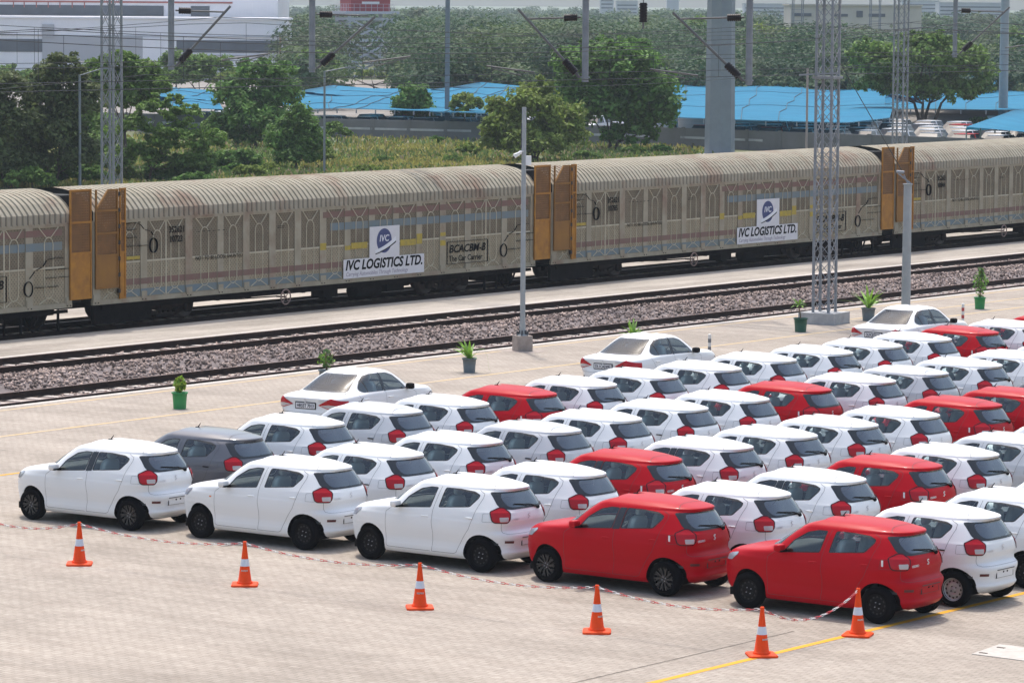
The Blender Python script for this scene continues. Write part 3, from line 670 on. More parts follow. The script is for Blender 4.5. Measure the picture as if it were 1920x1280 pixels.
def cut(polys, P2, proj, cond=None):
    """split 3D polygons by a convex 2D polygon seen along a direction -> (inside, outside)"""
    P2 = np.array(P2, float)
    if np.sum(P2[:, 0]*np.roll(P2[:, 1], -1)-np.roll(P2[:, 0], -1)*P2[:, 1]) < 0: P2 = P2[::-1]
    lo, hi = P2.min(0), P2.max(0); ins, out = [], []
    E = [(P2[i], P2[(i+1) % len(P2)]) for i in range(len(P2))]
    for po in polys:
        uv = np.array([proj(v) for v in po])
        if (uv.max(0) < lo).any() or (uv.min(0) > hi).any() or (cond and not cond(np.mean(po, 0))): out.append(po); continue
        cur = po
        for a, b in E:
            d = [(b[0]-a[0])*(q[1]-a[1])-(b[1]-a[1])*(q[0]-a[0]) for q in (proj(v) for v in cur)]
            if min(d) >= -1e-9: continue
            if max(d) <= 1e-9: out.append(cur); cur = None; break
            pin, pout = [], []
            for k in range(len(cur)):
                v, w, dv, dw = cur[k], cur[(k+1) % len(cur)], d[k], d[(k+1) % len(cur)]
                if dv >= 0: pin.append(v)
                if dv <= 0: pout.append(v)
                if dv*dw < 0: m = v+(w-v)*(dv/(dv-dw)); pin.append(m); pout.append(m)
            if len(pout) > 2: out.append(pout)
            cur = pin
            if len(cur) < 3: cur = None; break
        if cur: ins.append(cur)
    return ins, out
XZ = lambda v: (v[0], v[2])
YZ = lambda v: (v[1], v[2])
XY = lambda v: (v[0], v[1])
DIAG = lambda v: ((v[1]-v[0])*.7071, v[2])
DIAGF = lambda v: ((v[1]+v[0])*.7071, v[2])
def rnd(P, r=.03, n=4):
    """round the corners of a convex polygon"""
    P = [np.array(p, float) for p in P]; out = []
    for i, p in enumerate(P):
        a, b = P[i-1]-p, P[(i+1) % len(P)]-p; la, lb = np.linalg.norm(a), np.linalg.norm(b); q = min(r, .45*la, .45*lb)
        s0, s1 = p+a/la*q, p+b/lb*q
        for t in np.linspace(0, 1, n): out.append((1-t)**2*s0+2*t*(1-t)*p+t*t*s1)
    return out
def shrink(P, k):
    P = np.array(P, float); c = P.mean(0); d = P-c; return c+d*(1-k/np.linalg.norm(d, axis=1, keepdims=True))
def poly_mesh(name, groups, mats, sides=(1, -1), off=0.0, ctr=0.0, flip=False):
    """groups: list of (polys, material index); half shell is mirrored to the listed sides"""
    key = {}; V = []; NN = []; Fs = []; Ms = []
    for polys, mi in groups:
        for sd in sides:
            for po in polys:
                idx = []
                for v in po:
                    p = (v[0]+v[3]*off-ctr, (v[1]+v[4]*off)*sd, v[2]+v[5]*off); n = (v[3], v[4]*sd, v[5])
                    k = (round(p[0], 4), round(p[1], 4), round(p[2], 4), round(n[0], 1), round(n[1], 1), mi)
                    if k not in key: key[k] = len(V); V.append(p); NN.append(n if not flip else (-n[0], -n[1], -n[2]))
                    if not idx or idx[-1] != key[k]: idx.append(key[k])
                if len(idx) > 1 and idx[0] == idx[-1]: idx.pop()
                if len(set(idx)) < 3 or len(set(idx)) != len(idx): continue
                pts = np.array([V[i] for i in idx]); nv = np.zeros(3)
                for i in range(1, len(pts)-1): nv += np.cross(pts[i]-pts[0], pts[i+1]-pts[0])
                if np.dot(nv, NN[idx[0]]) < 0: idx = idx[::-1]
                Fs.append(idx); Ms.append(mi)
    me = bpy.data.meshes.new(name); me.from_pydata(V, [], Fs)
    for m in mats: me.materials.append(m)
    me.polygons.foreach_set('material_index', Ms); me.polygons.foreach_set('use_smooth', [True]*len(Fs)); me.update()
    me.normals_split_custom_set_from_vertices(NN); return me
def ribbon(pts, w, off=.0025):
    """thin strip along surface points (p, n) for panel gaps"""
    polys = []
    for i in range(len(pts)-1):
        (p, n), (q, m) = pts[i], pts[i+1]; d = q-p; l = np.linalg.norm(d)
        if l < 1e-5: continue
        s = np.cross(n, d/l); s /= np.linalg.norm(s)+1e-9
        polys.append([np.r_[a+k*s*w/2+nn*off, nn] for a, k, nn in ((p, -1, n), (q, -1, m), (q, 1, m), (p, 1, n))])
    return polys
def surf_side(sh, path, step=.04):
    out = []; P = [np.array(p, float) for p in path]
    for a, b in zip(P[:-1], P[1:]):
        for t in np.arange(0, 1, step/max(step, np.linalg.norm(b-a))): out.append(a+(b-a)*t)
    out.append(P[-1]); r = []
    for x, z in out:
        e = .004; y = sh.y_at(x, z); n = np.array([-(sh.y_at(x+e, z)-sh.y_at(x-e, z))/(2*e), 1, -(sh.y_at(x, z+e)-sh.y_at(x, z-e))/(2*e)])
        r.append((np.array([x, y, z]), n/np.linalg.norm(n)))
    return r
def surf_rear(sh, path, step=.04, rear=True):
    out = []; P = [np.array(p, float) for p in path]; sg = 1 if rear else -1
    for a, b in zip(P[:-1], P[1:]):
        for t in np.arange(0, 1, step/max(step, np.linalg.norm(b-a))): out.append(a+(b-a)*t)
    out.append(P[-1]); r = []
    for y, z in out:
        e = .004; x = sh.x_at(y, z, rear); n = np.array([1, -(sh.x_at(y+e, z, rear)-sh.x_at(y-e, z, rear))/(2*e), -(sh.x_at(y, z+e, rear)-sh.x_at(y, z-e, rear))/(2*e)])*sg
        r.append((np.array([x, y, z]), n/np.linalg.norm(n)))
    return r
def circle(c, r, n=28): return [(c[0]+r*math.cos(2*math.pi*i/n), c[1]+r*math.sin(2*math.pi*i/n)) for i in range(n)]

# ---- shared running gear
def wheel_meshes(r, w):
    D = {}; b = MB(); h = w/2
    b.lathe([(r*.64, -h*.8), (r*.70, -h), (r*.90, -h), (r*.97, -h*.85), (r, -h*.6), (r, h*.6), (r*.97, h*.85), (r*.90, h), (r*.70, h), (r*.64, h*.8), (r*.60, h*.2), (r*.60, -h*.8)], n=36, axis='y')
    D['tyre'] = b.mesh('wheel', TYRE)
    # outer face at -y
    def steel(m, bolt):
        b = MB(); ri = r*.655
        b.lathe([(ri, -h*.82), (ri*.94, -h*.80), (ri*.90, -h*.35), (ri*.78, -h*.25), (ri*.62, -h*.50), (ri*.45, -h*.55), (ri*.34, -h*.35), (ri*.20, -h*.38), (ri*.14, -h*.55), (.001, -h*.55)], n=36, axis='y', m=0)
        for k in range(12):
            t = 2*math.pi*k/12; b.lathe([(.019, -.002), (.001, -.002)], (ri*.70*math.cos(t), -h*.43, ri*.70*math.sin(t)), 10, 'y', 2)
        for k in range(4):
            t = 2*math.pi*k/4+.6; b.lathe([(.010, 0), (.010, -.015), (.001, -.018)], (ri*.28*math.cos(t), -h*.36, ri*.28*math.sin(t)), 8, 'y', 1)
        return b.mesh('rim', [m, bolt, SEAL])
    D['steel_black'] = steel(RIMB, NUT); D['steel_silver'] = steel(RIMS, SEAL)
    b = MB(); ri = r*.70
    b.lathe([(ri, -h*.86), (ri*.94, -h*.86), (ri*.90, -h*.2), (ri*.1, -h*.15)], n=36, axis='y', m=2)
    for k in range(10):
        t = 2*math.pi*k/10; c, s_ = math.cos(t), math.sin(t); t2 = t+.28; c2, s2 = math.cos(t2), math.sin(t2)
        b.bar((ri*.16*c, -h*.62, ri*.16*s_), (ri*.93*c, -h*.80, ri*.93*s_), .030, .03, up=(0, 1, 0))
        b.bar((ri*.5*c, -h*.72, ri*.5*s_), (ri*.93*c2, -h*.80, ri*.93*s2), .020, .03, up=(0, 1, 0))
    b.lathe([(ri*.26, -h*.5), (ri*.25, -h*.72), (ri*.12, -h*.72), (.001, -h*.74)], n=20, axis='y')
    for k in range(4):
        t = 2*math.pi*k/4+.4; b.lathe([(.011, 0), (.011, -.008), (.001, -.01)], (ri*.18*math.cos(t), -h*.73, ri*.18*math.sin(t)), 8, 'y', 1)
    D['alloy'] = b.mesh('rim', [mat('alloy_black', (.017, .017, .019), .35), NUT, SEAL]); return D
WHE = wheel_meshes(.293, .172)
def seat_mesh(nm, w, rec, covers, base=SEATM, head=True):
    b = MB(); b.blob((0, 0, .14), (.50, w, .20), 0, .45)
    M = Matrix.Rotation(R(rec), 3, 'Y'); b.blob((.30, 0, .46), (.16, w*.96, .62), 1 if covers else 0, .5, M=M)
    for y in ((0,) if w < .8 else (-.36, .36)) if head else (): b.blob((.40, y, .86 if w < .8 else .80), (.10, .25, .18), 1 if covers else 0, .55, M=M)
    return b.mesh(nm, [base, FILM])
def torus(b, c, Rr, r, M, m=0, n=20):
    pts = [Vector(c)+M @ Vector((Rr*math.cos(2*math.pi*i/n), Rr*math.sin(2*math.pi*i/n), 0)) for i in range(n+1)]
    return b.path(pts, r, 6, m)

# ---- the hatchback
def build_hatch():
    nf, nr = 3.6, 4.6
    rows = [(.20,.34,3.48,.74,4,4.4),(.25,.16,3.59,.785,3.6,4.2),(.30,.08,3.655,.800,3.4,4.0),(.35,.05,3.69,.803,3.4,3.9),(.39,.03,3.672,.799,3.3,3.9),(.46,.012,3.666,.797,3.3,3.9),
            (.54,.0,3.682,.808,3.3,3.9),(.61,.01,3.70,.820,3.3,3.9),(.655,.018,3.694,.826,3.4,3.9),(.695,.028,3.648,.829,3.4,4.0),(.73,.04,3.606,.830,3.5,4.2),(.79,.07,3.602,.828,3.6,4.4),(.85,.115,3.618,.822,3.7,4.6),(.89,.165,3.630,.813,3.7,4.6),
            (.93,.25,3.63,.806,3.8,4.6),(.97,.42,3.622,.797,4,4.6),(1.005,.68,3.612,.788,4,4.6),(1.035,.90,3.602,.779,4,4.6),(1.06,.985,3.588,.771,4,4.4),
            (1.10,1.06,3.575,.757,4,4.2),(1.20,1.215,3.525,.722,4,3.9),(1.30,1.375,3.465,.683,4,3.7),(1.355,1.465,3.428,.657,4,3.6),(1.375,1.50,3.415,.645,4,3.5),
            (1.392,1.535,3.465,.636,4,3.0),(1.417,1.585,3.485,.623,4,2.9),(1.432,1.615,3.475,.612,4,2.9),(1.449,1.655,3.41,.597,4,2.9),(1.47,1.725,3.29,.568,4,2.9),
            (1.497,1.83,3.11,.515,4,3.2),(1.520,1.93,2.92,.45,3.6,3.2),(1.538,2.02,2.72,.35,3.2,3),(1.549,2.10,2.53,.24,2.8,2.6),(1.555,2.18,2.36,.11,2.4,2.4)]
    zs = np.unique(np.round(np.r_[np.linspace(.20,.84,34), np.linspace(.84,1.065,18), np.linspace(1.065,1.39,12), np.linspace(1.39,1.46,9), np.linspace(1.46,1.555,15)], 4))
    sh = Shell(rows, 3.695, 1.95, zs); P = sh.grid(); C0 = 3.695/2
    side = lambda m: m[1] > .4
    FA, RA = (.72, .30), (3.155, .30)
    for c in (FA, RA): _, P = cut(P, circle(c, .352), XZ, side)
    D = {'ctr': C0, 'sh': sh, 'FA': FA, 'RA': RA}
    # tail lamp seen along the rear corner diagonal: u = (y-x)*.707
    u0 = (sh.y_at(3.49, .98)-3.49)*.7071
    tl = rnd([(u0+.165, .895), (u0+.115, .862), (u0-.115, .862), (u0-.165, .92), (u0-.175, 1.03), (u0-.06, 1.125), (u0+.03, 1.13), (u0+.185, 1.055), (u0+.19, 1.02)], .03)
    lampP, P = cut(P, tl, DIAG, lambda m: m[0] > 3.2 and m[1] > .3)
    clear, red = cut(lampP, rnd([(u0-.125, .888), (u0+.02, .888), (u0+.03, .962), (u0-.13, .962)], .015), DIAG)
    red, ring = cut(red, shrink(tl, .02), DIAG)
    D['tail_lamp'] = {sd: poly_mesh('tail_lamp', [(red, 0), (ring, 1)], [LAMP, SMOKE], (sd,), .012, C0) for sd in (1, -1)}
    D['reverse_lens'] = {sd: poly_mesh('reverse_lens', [(clear, 0)], [CLEAR], (sd,), .012, C0) for sd in (1, -1)}
    uf = (sh.y_at(.30, .80)+.30)*.7071
    hl, P = cut(P, rnd([(uf-.16, .74), (uf+.05, .76), (uf+.17, .86), (uf+.16, .90), (uf-.05, .86), (uf-.17, .80)], .02), DIAGF, lambda m: m[0] < .8 and m[1] > .2)
    D['headlight'] = {sd: poly_mesh('headlight', [(hl, 0)], [HEADL], (sd,), .006, C0) for sd in (1, -1)}
    # glass
    rw = rnd([(-.9, 1.372), (.53, 1.372), (.575, 1.16), (.555, 1.10), (.4, 1.082), (-.9, 1.072)], .04)
    rear, P = cut(P, rw, YZ, lambda m: m[0] > 3.0)
    rwi = rnd([(-.9, 1.35), (.44, 1.35), (.475, 1.24), (.45, 1.15), (.38, 1.118), (-.9, 1.105)], .06)
    gl, bd = cut(rear, rwi, YZ)
    D['rear_window'] = poly_mesh('rear_window', [(gl, 0), (bd, 1)], [RGLASS, BORDER], (1, -1), .002, C0)
    ws, P = cut(P, rnd([(-.9, 1.405), (.565, 1.405), (.70, 1.075), (-.9, 1.065)], .04), YZ, lambda m: m[0] < 1.9 and m[2] > 1.0)
    gl, bd = cut(ws, [(-.9, 1.38), (.53, 1.38), (.655, 1.10), (-.9, 1.09)], YZ)
    D['windscreen'] = poly_mesh('windscreen', [(gl, 0), (bd, 1)], [GLASS, BORDER], (1, -1), .001, C0)
    fw = rnd([(1.375, .985), (2.085, 1.04), (2.165, 1.385), (2.0, 1.388), (1.80, 1.345), (1.55, 1.19)], .03)
    rwd = rnd([(2.245, 1.052), (2.90, 1.105), (3.035, 1.26), (3.045, 1.315), (2.93, 1.368), (2.62, 1.395), (2.315, 1.395)], .035)
    win = {}
    for nm, po in (('f', fw), ('r', rwd)):
        w, P = cut(P, po, XZ, side); g, e = cut(w, shrink(po, .024), XZ); win[nm] = (g, e)
        D['win_'+nm] = {sd: poly_mesh('side_window', [(g, 0), (e, 1)], [GLASS, SEAL], (sd,), -.002, C0) for sd in (1, -1)}
    pil = [(2.09, 1.035), (2.24, 1.046), (2.31, 1.392), (2.17, 1.388)]
    ip, _ = cut(P, pil, XZ, side); D['pillar'] = {sd: poly_mesh('pillar_trim', [(ip, 0)], [BORDER], (sd,), .0025, C0) for sd in (1, -1)}
    liner = P
    # doors
    inF, P = cut(P, np.array([(1.10,.285),(2.17,.285),(2.20,1.41),(1.98,1.41),(1.74,1.345),(1.30,1.03),(1.10,.86)]), XZ, side)
    inR, P = cut(P, np.array([(2.17,.285),(2.62,.285),(2.71,.40),(2.82,.56),(2.93,.73),(3.01,.92),(3.07,1.10),(3.115,1.27),(3.11,1.34),(3.0,1.392),(2.62,1.412),(2.20,1.41)]), XZ, side)
    gF = ribbon(surf_side(sh, [(1.30,1.03),(1.115,.90),(1.105,.55),(1.11,.30),(1.16,.285),(2.09,.285)]), .0055)
    gB = ribbon(surf_side(sh, [(2.235,1.405),(2.14,1.0),(2.135,.8),(2.165,.62),(2.15,.45),(2.125,.285),(2.60,.285),(2.66,.31),(2.71,.42),(2.80,.56),(2.93,.74),(3.0,.92),(3.05,1.10),(3.115,1.27),(3.11,1.34),(3.0,1.392)]), .0055)
    D['front_door'] = {sd: [(inF, 0), (gF, 1)] for sd in (1, -1)}; D['rear_door'] = {sd: [(inR, 0), (gB, 1)] for sd in (1, -1)}
    # rear bumper, tailgate, bonnet
    rb, P = cut(P, [(3.0, .15), (3.8, .15), (3.8, .66), (3.62, .675), (3.25, .69), (3.0, .69)], XZ, lambda m: m[0] > 3.0)
    D['rear_bumper'] = [(rb, 0)]
    tg, P = cut(P, [(-.9, .675), (.60, .675), (.665, .85), (.70, 1.1), (.60, 1.40), (-.9, 1.40)], YZ, lambda m: m[0] > 3.15)
    D['tailgate'] = [(tg, 0), (ribbon(surf_rear(sh, [(0, .678), (.55, .678), (.60, .70), (.625, .86)]), .0055), 1)]
    def z_roof(x, y):
        lo, hi = 1.44, 1.5545
        for _ in range(40):
            m = (lo+hi)/2
            if abs(y) < sh.par(m)[2] and sh.x_at(y, m) > x: lo = m
            else: hi = m
        return lo
    rs = []
    for y in np.linspace(0, .575, 22):
        x = 3.13+.20*(y/.575)**3; z = z_roof(x, y); rs.append((np.array([x, y, z]), np.array([.1, .25*(y/.575)**2, 1.])/np.linalg.norm([.1, .25*(y/.575)**2, 1.])))
    D['tailgate'].append((ribbon(rs, .009, .004), 1))
    bn, P = cut(P, [(.16, -1), (1.0, -1), (1.0, .60), (.30, .50), (.16, .3)], XY, lambda m: m[2] > .84 and m[0] < 1.02)
    D['bonnet'] = [(bn, 0)]
    D['body'] = [(P, 0)]
    D['liner'] = poly_mesh('cabin_trim', [([p for p in liner if .55 < np.mean(p, 0)[2] < 1.36 and 1.15 < np.mean(p, 0)[0] < 3.5], 0)], [CABIN], (1, -1), -.03, C0, True)
    # fuel flap outline, wheel arch liners, underbody
    D['fuel_flap'] = poly_mesh('fuel_flap', [(ribbon(surf_side(sh, [(3.20,.88),(3.36,.88),(3.37,.89),(3.37,1.02),(3.36,1.03),(3.20,1.02),(3.19,1.01),(3.19,.89),(3.20,.88)], .02), .004), 0)], [GAPM], (-1,), 0, C0)
    b = MB()
    for cx, cz in (FA, RA):
        for sd in (1, -1):
            n = 24; ins = [(cx+.352*math.cos(t)-C0, .30+.352*math.sin(t)) for t in np.linspace(-.05, math.pi+.05, n)]
            vs = [(x, sd*(sh.y_at(x+C0, max(z, .21))-.015), z) for x, z in ins]+[(x, sd*.48, z) for x, z in ins]
            b.add(vs, [(i, i+1, n+i+1, n+i) for i in range(n-1)], 0, True); b.sheet([(x, sd*.48, z) for x, z in ins], 0)
    b.box((0, 0, .25), (3.05, 1.38, .12)); b.box((1.25, 0, .30), (.5, 1.2, .14)); b.tube((1.2, .3, .22), (1.72, .3, .24), .03, n=8)
    D['under'] = b.mesh('underbody', TRIM)
    # small things
    b = MB(); b.blob((0, 0, 0), (.15, .20, .13), 0, .6); b.box((.03, 0, -.045), (.12, .14, .03), 1); b.bar((.02, .09, -.04), (.02, .16, -.05), .06, .03, 1)
    D['mirror'] = b
    b = MB(); b.blob((0, 0, 0), (.15, .022, .022), 0, .5); D['handle'] = b
    b = MB(); p0 = surf_rear(sh, [(.30, 1.065)])[0]; p1 = surf_rear(sh, [(.10, 1.12)])[0]; p2 = surf_rear(sh, [(-.32, 1.165)])[0]
    q = lambda t, k: t[0]+t[1]*k-np.array([C0, 0, 0])
    b.tube(q(p0, .02), q(p1, .04), .018, .011, n=8); b.tube(q(p1, .04), q(p2, .022), .011, .007, n=6); b.blob(q(p0, .02), (.05, .07, .06), 0, .7)
    D['wiper'] = b.mesh('wiper', TRIM)
    b = MB(); b.tube((2.02-C0, 0, 1.535), (2.10-C0, 0, 1.63), .012, .006, n=6); b.blob((2.02-C0, 0, 1.545), (.09, .05, .03)); D['antenna'] = b.mesh('antenna', TRIM)
    # badge: a slanted S of three strokes, and the name lettering
    b = MB(); y0, z0, k = 0, .955, .042
    X = sh.x_at(0, z0)+.008-C0
    Sp = [(.55, .75), (.0, 1.0), (-.6, .45), (.6, -.35), (.0, -1.0), (-.55, -.75)]
    for (a, c), (d, e) in zip(Sp[:-1], Sp[1:]): b.bar((X, y0+a*k, z0+c*k), (X, y0+d*k, z0+e*k), .016, .008, up=(1, 0, 0))
    D['badge'] = b.mesh('badge', EMB)
    t = text_mesh('name_lettering', 'CELERIO', .05, EMB, .001); w = max(v.co.x for v in t.vertices)
    t.transform(Matrix.Diagonal((.21/w, 1, 1, 1))); t.transform(Matrix(((0,0,1,0),(1,0,0,0),(0,1,0,0),(0,0,0,1)))); 
    t.transform(Matrix.Translation((sh.x_at(.36, .93)-C0+.006, -.48, .905))); D['name'] = t
    b = MB(); X = sh.x_at(0, .52)-C0
    b.box((X+.001, 0, .535), (.012, .50, .125), 0)
    for y, z, w, h in ((0, .602, .54, .012), (0, .468, .54, .008), (-.265, .535, .010, .13), (.265, .535, .010, .13)): b.box((sh.x_at(abs(y), z)-C0+.002, y, z), (.010, w, h), 1)  # dark strips paint the shaded edges of a plate recess
    D['plate'] = b
    b = MB()
    for y in (-.06, .06): b.lathe([(.017, -.004), (.017, .006), (.001, .008)], (X+.012, y, .56), 8, 'x')
    D['bolts'] = b.mesh('plate_bolt', TRIM)
    b = poly_mesh('reflector', [(ribbon(surf_rear(sh, [(.44, .535), (.58, .54)]), .045, .004), 0)], [DKRED], (1,), 0, C0); D['refl'] = {1: b, -1: poly_mesh('reflector', [(ribbon(surf_rear(sh, [(.44, .535), (.58, .54)]), .045, .004), 0)], [DKRED], (-1,), 0, C0)}
    D['side_lamp'] = {sd: poly_mesh('side_indicator', [(ribbon(surf_side(sh, [(.99, .80), (1.04, .80)]), .025, .005), 0)], [AMBER], (sd,), 0, C0) for sd in (1, -1)}
    # cabin
    D['seat'] = seat_mesh('front_seat', .48, 12, True); D['bench'] = seat_mesh('rear_bench', 1.16, 14, False)
    b = MB(); b.blob((1.22-C0, 0, .93), (.50, 1.36, .26), 0, .4); D['dash'] = b.mesh('dashboard', DASH)
    b = MB(); M = Matrix.Rotation(R(-68), 3, 'Y'); torus(b, (1.62-C0, .36, .98), .18, .014, M); b.tube((1.62-C0, .36, .98), (1.35-C0, .36, .90), .03, n=8)
    for a in (0, 2.1, 4.2): b.tube(Vector((1.62-C0, .36, .98)), Vector((1.62-C0, .36, .98))+M @ Vector((.18*math.cos(a), .18*math.sin(a), 0)), .015, n=6)
    D['steer'] = b.mesh('steering_wheel', mat('wheel_grey', (.10, .10, .105), .6))
    b = MB(); b.box((2.3-C0, 0, .5), (2.3, 1.3, .04)); b.box((2.42-C0, 0, 1.40), (1.35, 1.0, .03)); D['floor'] = b.mesh('cabin_floor', CABIN); return D
def dress(D, colour):
    """painted meshes of one colour"""
    p = PAINT[colour]; C0 = D['ctr']; E = {}
    for k in ('rear_bumper', 'tailgate', 'bonnet', 'body', 'boot_lid', 'front_bumper'):
        if k in D: E[k] = poly_mesh(k, D[k], [p, GAPM], (1, -1), 0, C0)
    for k in ('front_door', 'rear_door'): E[k] = {sd: poly_mesh(k, D[k][sd], [p, GAPM], (sd,), 0, C0) for sd in (1, -1)}
    E['mirror'] = D['mirror'].mesh('door_mirror', [p if not D.get('dark_mirror') else TRIM, TRIM]); E['handle_p'] = D['handle'].mesh('door_handle', p); E['handle_b'] = D['handle'].mesh('door_handle', TRIM)
    E['plate'] = D['plate'].mesh('plate_panel', [p, GAPM]); return E
HD = build_hatch(); HE = {c: dress(HD, c) for c in PAINT}
def put_wheels(root, D, kind, WH, half, steer=0.0):
    for c, ax in ((D['FA'], 0), (D['RA'], 1)):
        for sd in (-1, 1):
            w = link('wheel', WH['tyre'], root, (c[0]-D['ctr'], sd*(half-.086), WH.get('r', .293)), (0 if sd < 0 else math.pi)+(steer if ax == 0 else 0))
            link('rim', WH[kind], w)
STK = MB().box((0, 0, 0), (.035, .004, .10)).mesh('paper_sticker', PLATEM)
def hatch(pos, rz, label, colour, wheels='steel_black', wiper=True, hb=False, pillar=False, indicator=False, group='hatchbacks parked bumper to bumper in the yard'):
    t = thing('hatchback', pos, label, 'car', group, rz); E = HE[colour]; D = HD
    link('body', E['body'], t); link('bonnet', E['bonnet'], t); rb = link('rear_bumper', E['rear_bumper'], t)
    link('plate_panel', E['plate'], rb); link('plate_bolt', D['bolts'], rb)
    for sd in (-1, 1): link('reflector', D['refl'][sd], rb)
    tg = link('tailgate', E['tailgate'], t); link('rear_window', D['rear_window'], tg); link('badge', D['badge'], tg); link('name_lettering', D['name'], tg)
    if wiper: link('wiper', D['wiper'], tg)
    link('windscreen', D['windscreen'], t)
    sh = D['sh']
    for sd in (-1, 1):
        f = link('front_door', E['front_door'][sd], t); link('side_window', D['win_f'][sd], f)
        r = link('rear_door', E['rear_door'][sd], t); link('side_window', D['win_r'][sd], r)
        for d, x, z in ((f, 1.98, .885), (r, 2.93, .925)):
            link('door_handle', E['handle_b' if hb else 'handle_p'], d, (x-D['ctr'], sd*(sh.y_at(x, z)+.008), z))
        if pillar: link('pillar_trim', D['pillar'][sd], f)
        l = link('tail_lamp', D['tail_lamp'][sd], t); link('reverse_lens', D['reverse_lens'][sd], l); link('headlight', D['headlight'][sd], t)
        m = link('door_mirror', E['mirror'], t, (1.40-D['ctr'], sd*.90, 1.07)); m.rotation_euler = (0, 0, 0 if sd < 0 else math.pi)
        if indicator: link('side_indicator', D['side_lamp'][sd], t)
        link('front_seat', D['seat'], t, (1.98-D['ctr'], sd*.35, .48))
    link('rear_bench', D['bench'], t, (2.78-D['ctr'], 0, .46)); link('dashboard', D['dash'], t); link('steering_wheel', D['steer'], t); link('cabin_floor', D['floor'], t)
    link('cabin_trim', D['liner'], t); link('underbody', D['under'], t); link('antenna', D['antenna'], t); link('fuel_flap', D['fuel_flap'], t)
    if colour == 'red': link('paper_sticker', STK, t, (3.235-D['ctr'], -sh.y_at(3.235, .97)-.012, .97))
    put_wheels(t, D, wheels, WHE, .795); return t
# positions: centre of the near tail lamp in the photograph, turned into a ground position (lamp height .99 m)
TAILS = {0: [(282,893),(442,870),(599,841.5),(748,817.5),(874.5,802),(1003.6,782.4),(1118.7,763.5),(1236,747),(1356.5,731.5),(1461,714),(1568,699.3),(1662.6,685.6),(1756,672.3)],
         1: [(608,929),(746,903.4),(896,877.6),(1047,855),(1163,832),(1289.5,810.6),(1406,792.4),(1524,773.8),(1647,756),(1747.4,740.6),(1849.4,724.3)],
         2: [(940,967),(1089,941),(1235,913.7),(1371,888),(1494,865.2),(1609.6,844),(1727,824.4),(1845.4,804.2)],
         3: [(1290,1008),(1438,982),(1582,953),(1727,926),(1836,902.7)], 4: [(1692,1055),(1834,1025.5)]}
NCOL = {0: 16, 1: 13, 2: 10, 3: 7, 4: 4}
ORD = ['first', 'second', 'third', 'fourth', 'fifth', 'sixth', 'seventh', 'eighth', 'ninth', 'tenth', 'eleventh', 'twelfth', 'thirteenth', 'fourteenth', 'fifteenth', 'sixteenth']
RED = {(0,6),(0,14),(0,16),(1,8),(2,3),(2,8),(2,9),(3,1),(3,4),(4,1)}; SILV = {(0,4),(1,4),(1,10),(3,6)}; GREYS = {(0,2),(2,10)}
WIPE = {(0,1),(2,1),(3,1),(4,1),(2,3),(1,3),(2,4),(3,3),(3,4),(2,5),(3,5),(2,6),(0,5),(0,6),(0,7),(0,11),(1,11),(0,14),(2,8),(3,2),(1,12)}
HBLK = {(0,2),(1,2),(1,4),(0,4),(4,2),(1,6),(1,10)}; ALLOY = {(0,1),(3,1)}; PIL = {(0,1),(3,1),(2,3),(2,4),(3,3),(2,9)}
# the front row is placed by its wheel hubs; the offset hub-placed centre minus lamp position then places every other row
HUBS = [((57.3,946.2),(240.7,964.1)),((372.3,979.7),(567.2,999.6)),((691.3,1018.5),(898.2,1040.1)),((1022.9,1058.6),(1243.7,1085.1)),((1401.2,1105.7),(1642,1136))]
FYAW = [.026, .020, .008, -.005, .003]; FRONT = []; OFFS = []
for c, (a, b) in enumerate(HUBS):
    m = (gp(*a, .293)[:2]+gp(*b, .293)[:2])/2; w = FYAW[c]
    mid = (HD['FA'][0]+HD['RA'][0])/2-HD['ctr']
    ctr = m+.79*np.array([-math.sin(w), math.cos(w)])-mid*np.array([math.cos(w), math.sin(w)]); FRONT.append(ctr); OFFS.append(ctr-gp(*TAILS[c][0], .99)[:2])
OFF = np.mean(OFFS, 0); print('lamp offsets', np.round(OFFS, 2), OFF)
jit = np.random.default_rng(5)
for c in NCOL:
    pts = [gp(x, y, .99)[:2]+OFF for x, y in TAILS[c]]; pts[0] = FRONT[c]
    while len(pts) < NCOL[c]: pts.append(pts[-1]+np.array([-.06, 2.48]))
    for k, p in enumerate(pts):
        row = k+1; key = (c, row)
        colour = 'red' if key in RED else 'silver' if key in SILV else 'grey' if key in GREYS else 'white'
        wh = 'alloy' if key in ALLOY else 'steel_silver' if key == (4, 2) else 'steel_black'
        x, y = p
        bits = []
        if wh == 'alloy': bits.append('black alloy wheels')
        elif wh == 'steel_silver': bits.append('silver steel wheels')
        elif key in HBLK: bits.append('black door handles')
        elif key in WIPE and row > 1: bits.append('rear wiper')
        where = 'front row by the cones' if row == 1 else f'{ORD[row-1]} row from the cones'
        lab = f"{colour} hatchback" + (f" with {bits[0]}" if bits else '') + f", {ORD[c]} from left in the {where}"
        hatch((x, y, 0), float(FYAW[c] if row == 1 else jit.normal(.006, .005)), lab, colour, wh, key in WIPE, key in HBLK, key in PIL, key == (1, 1))
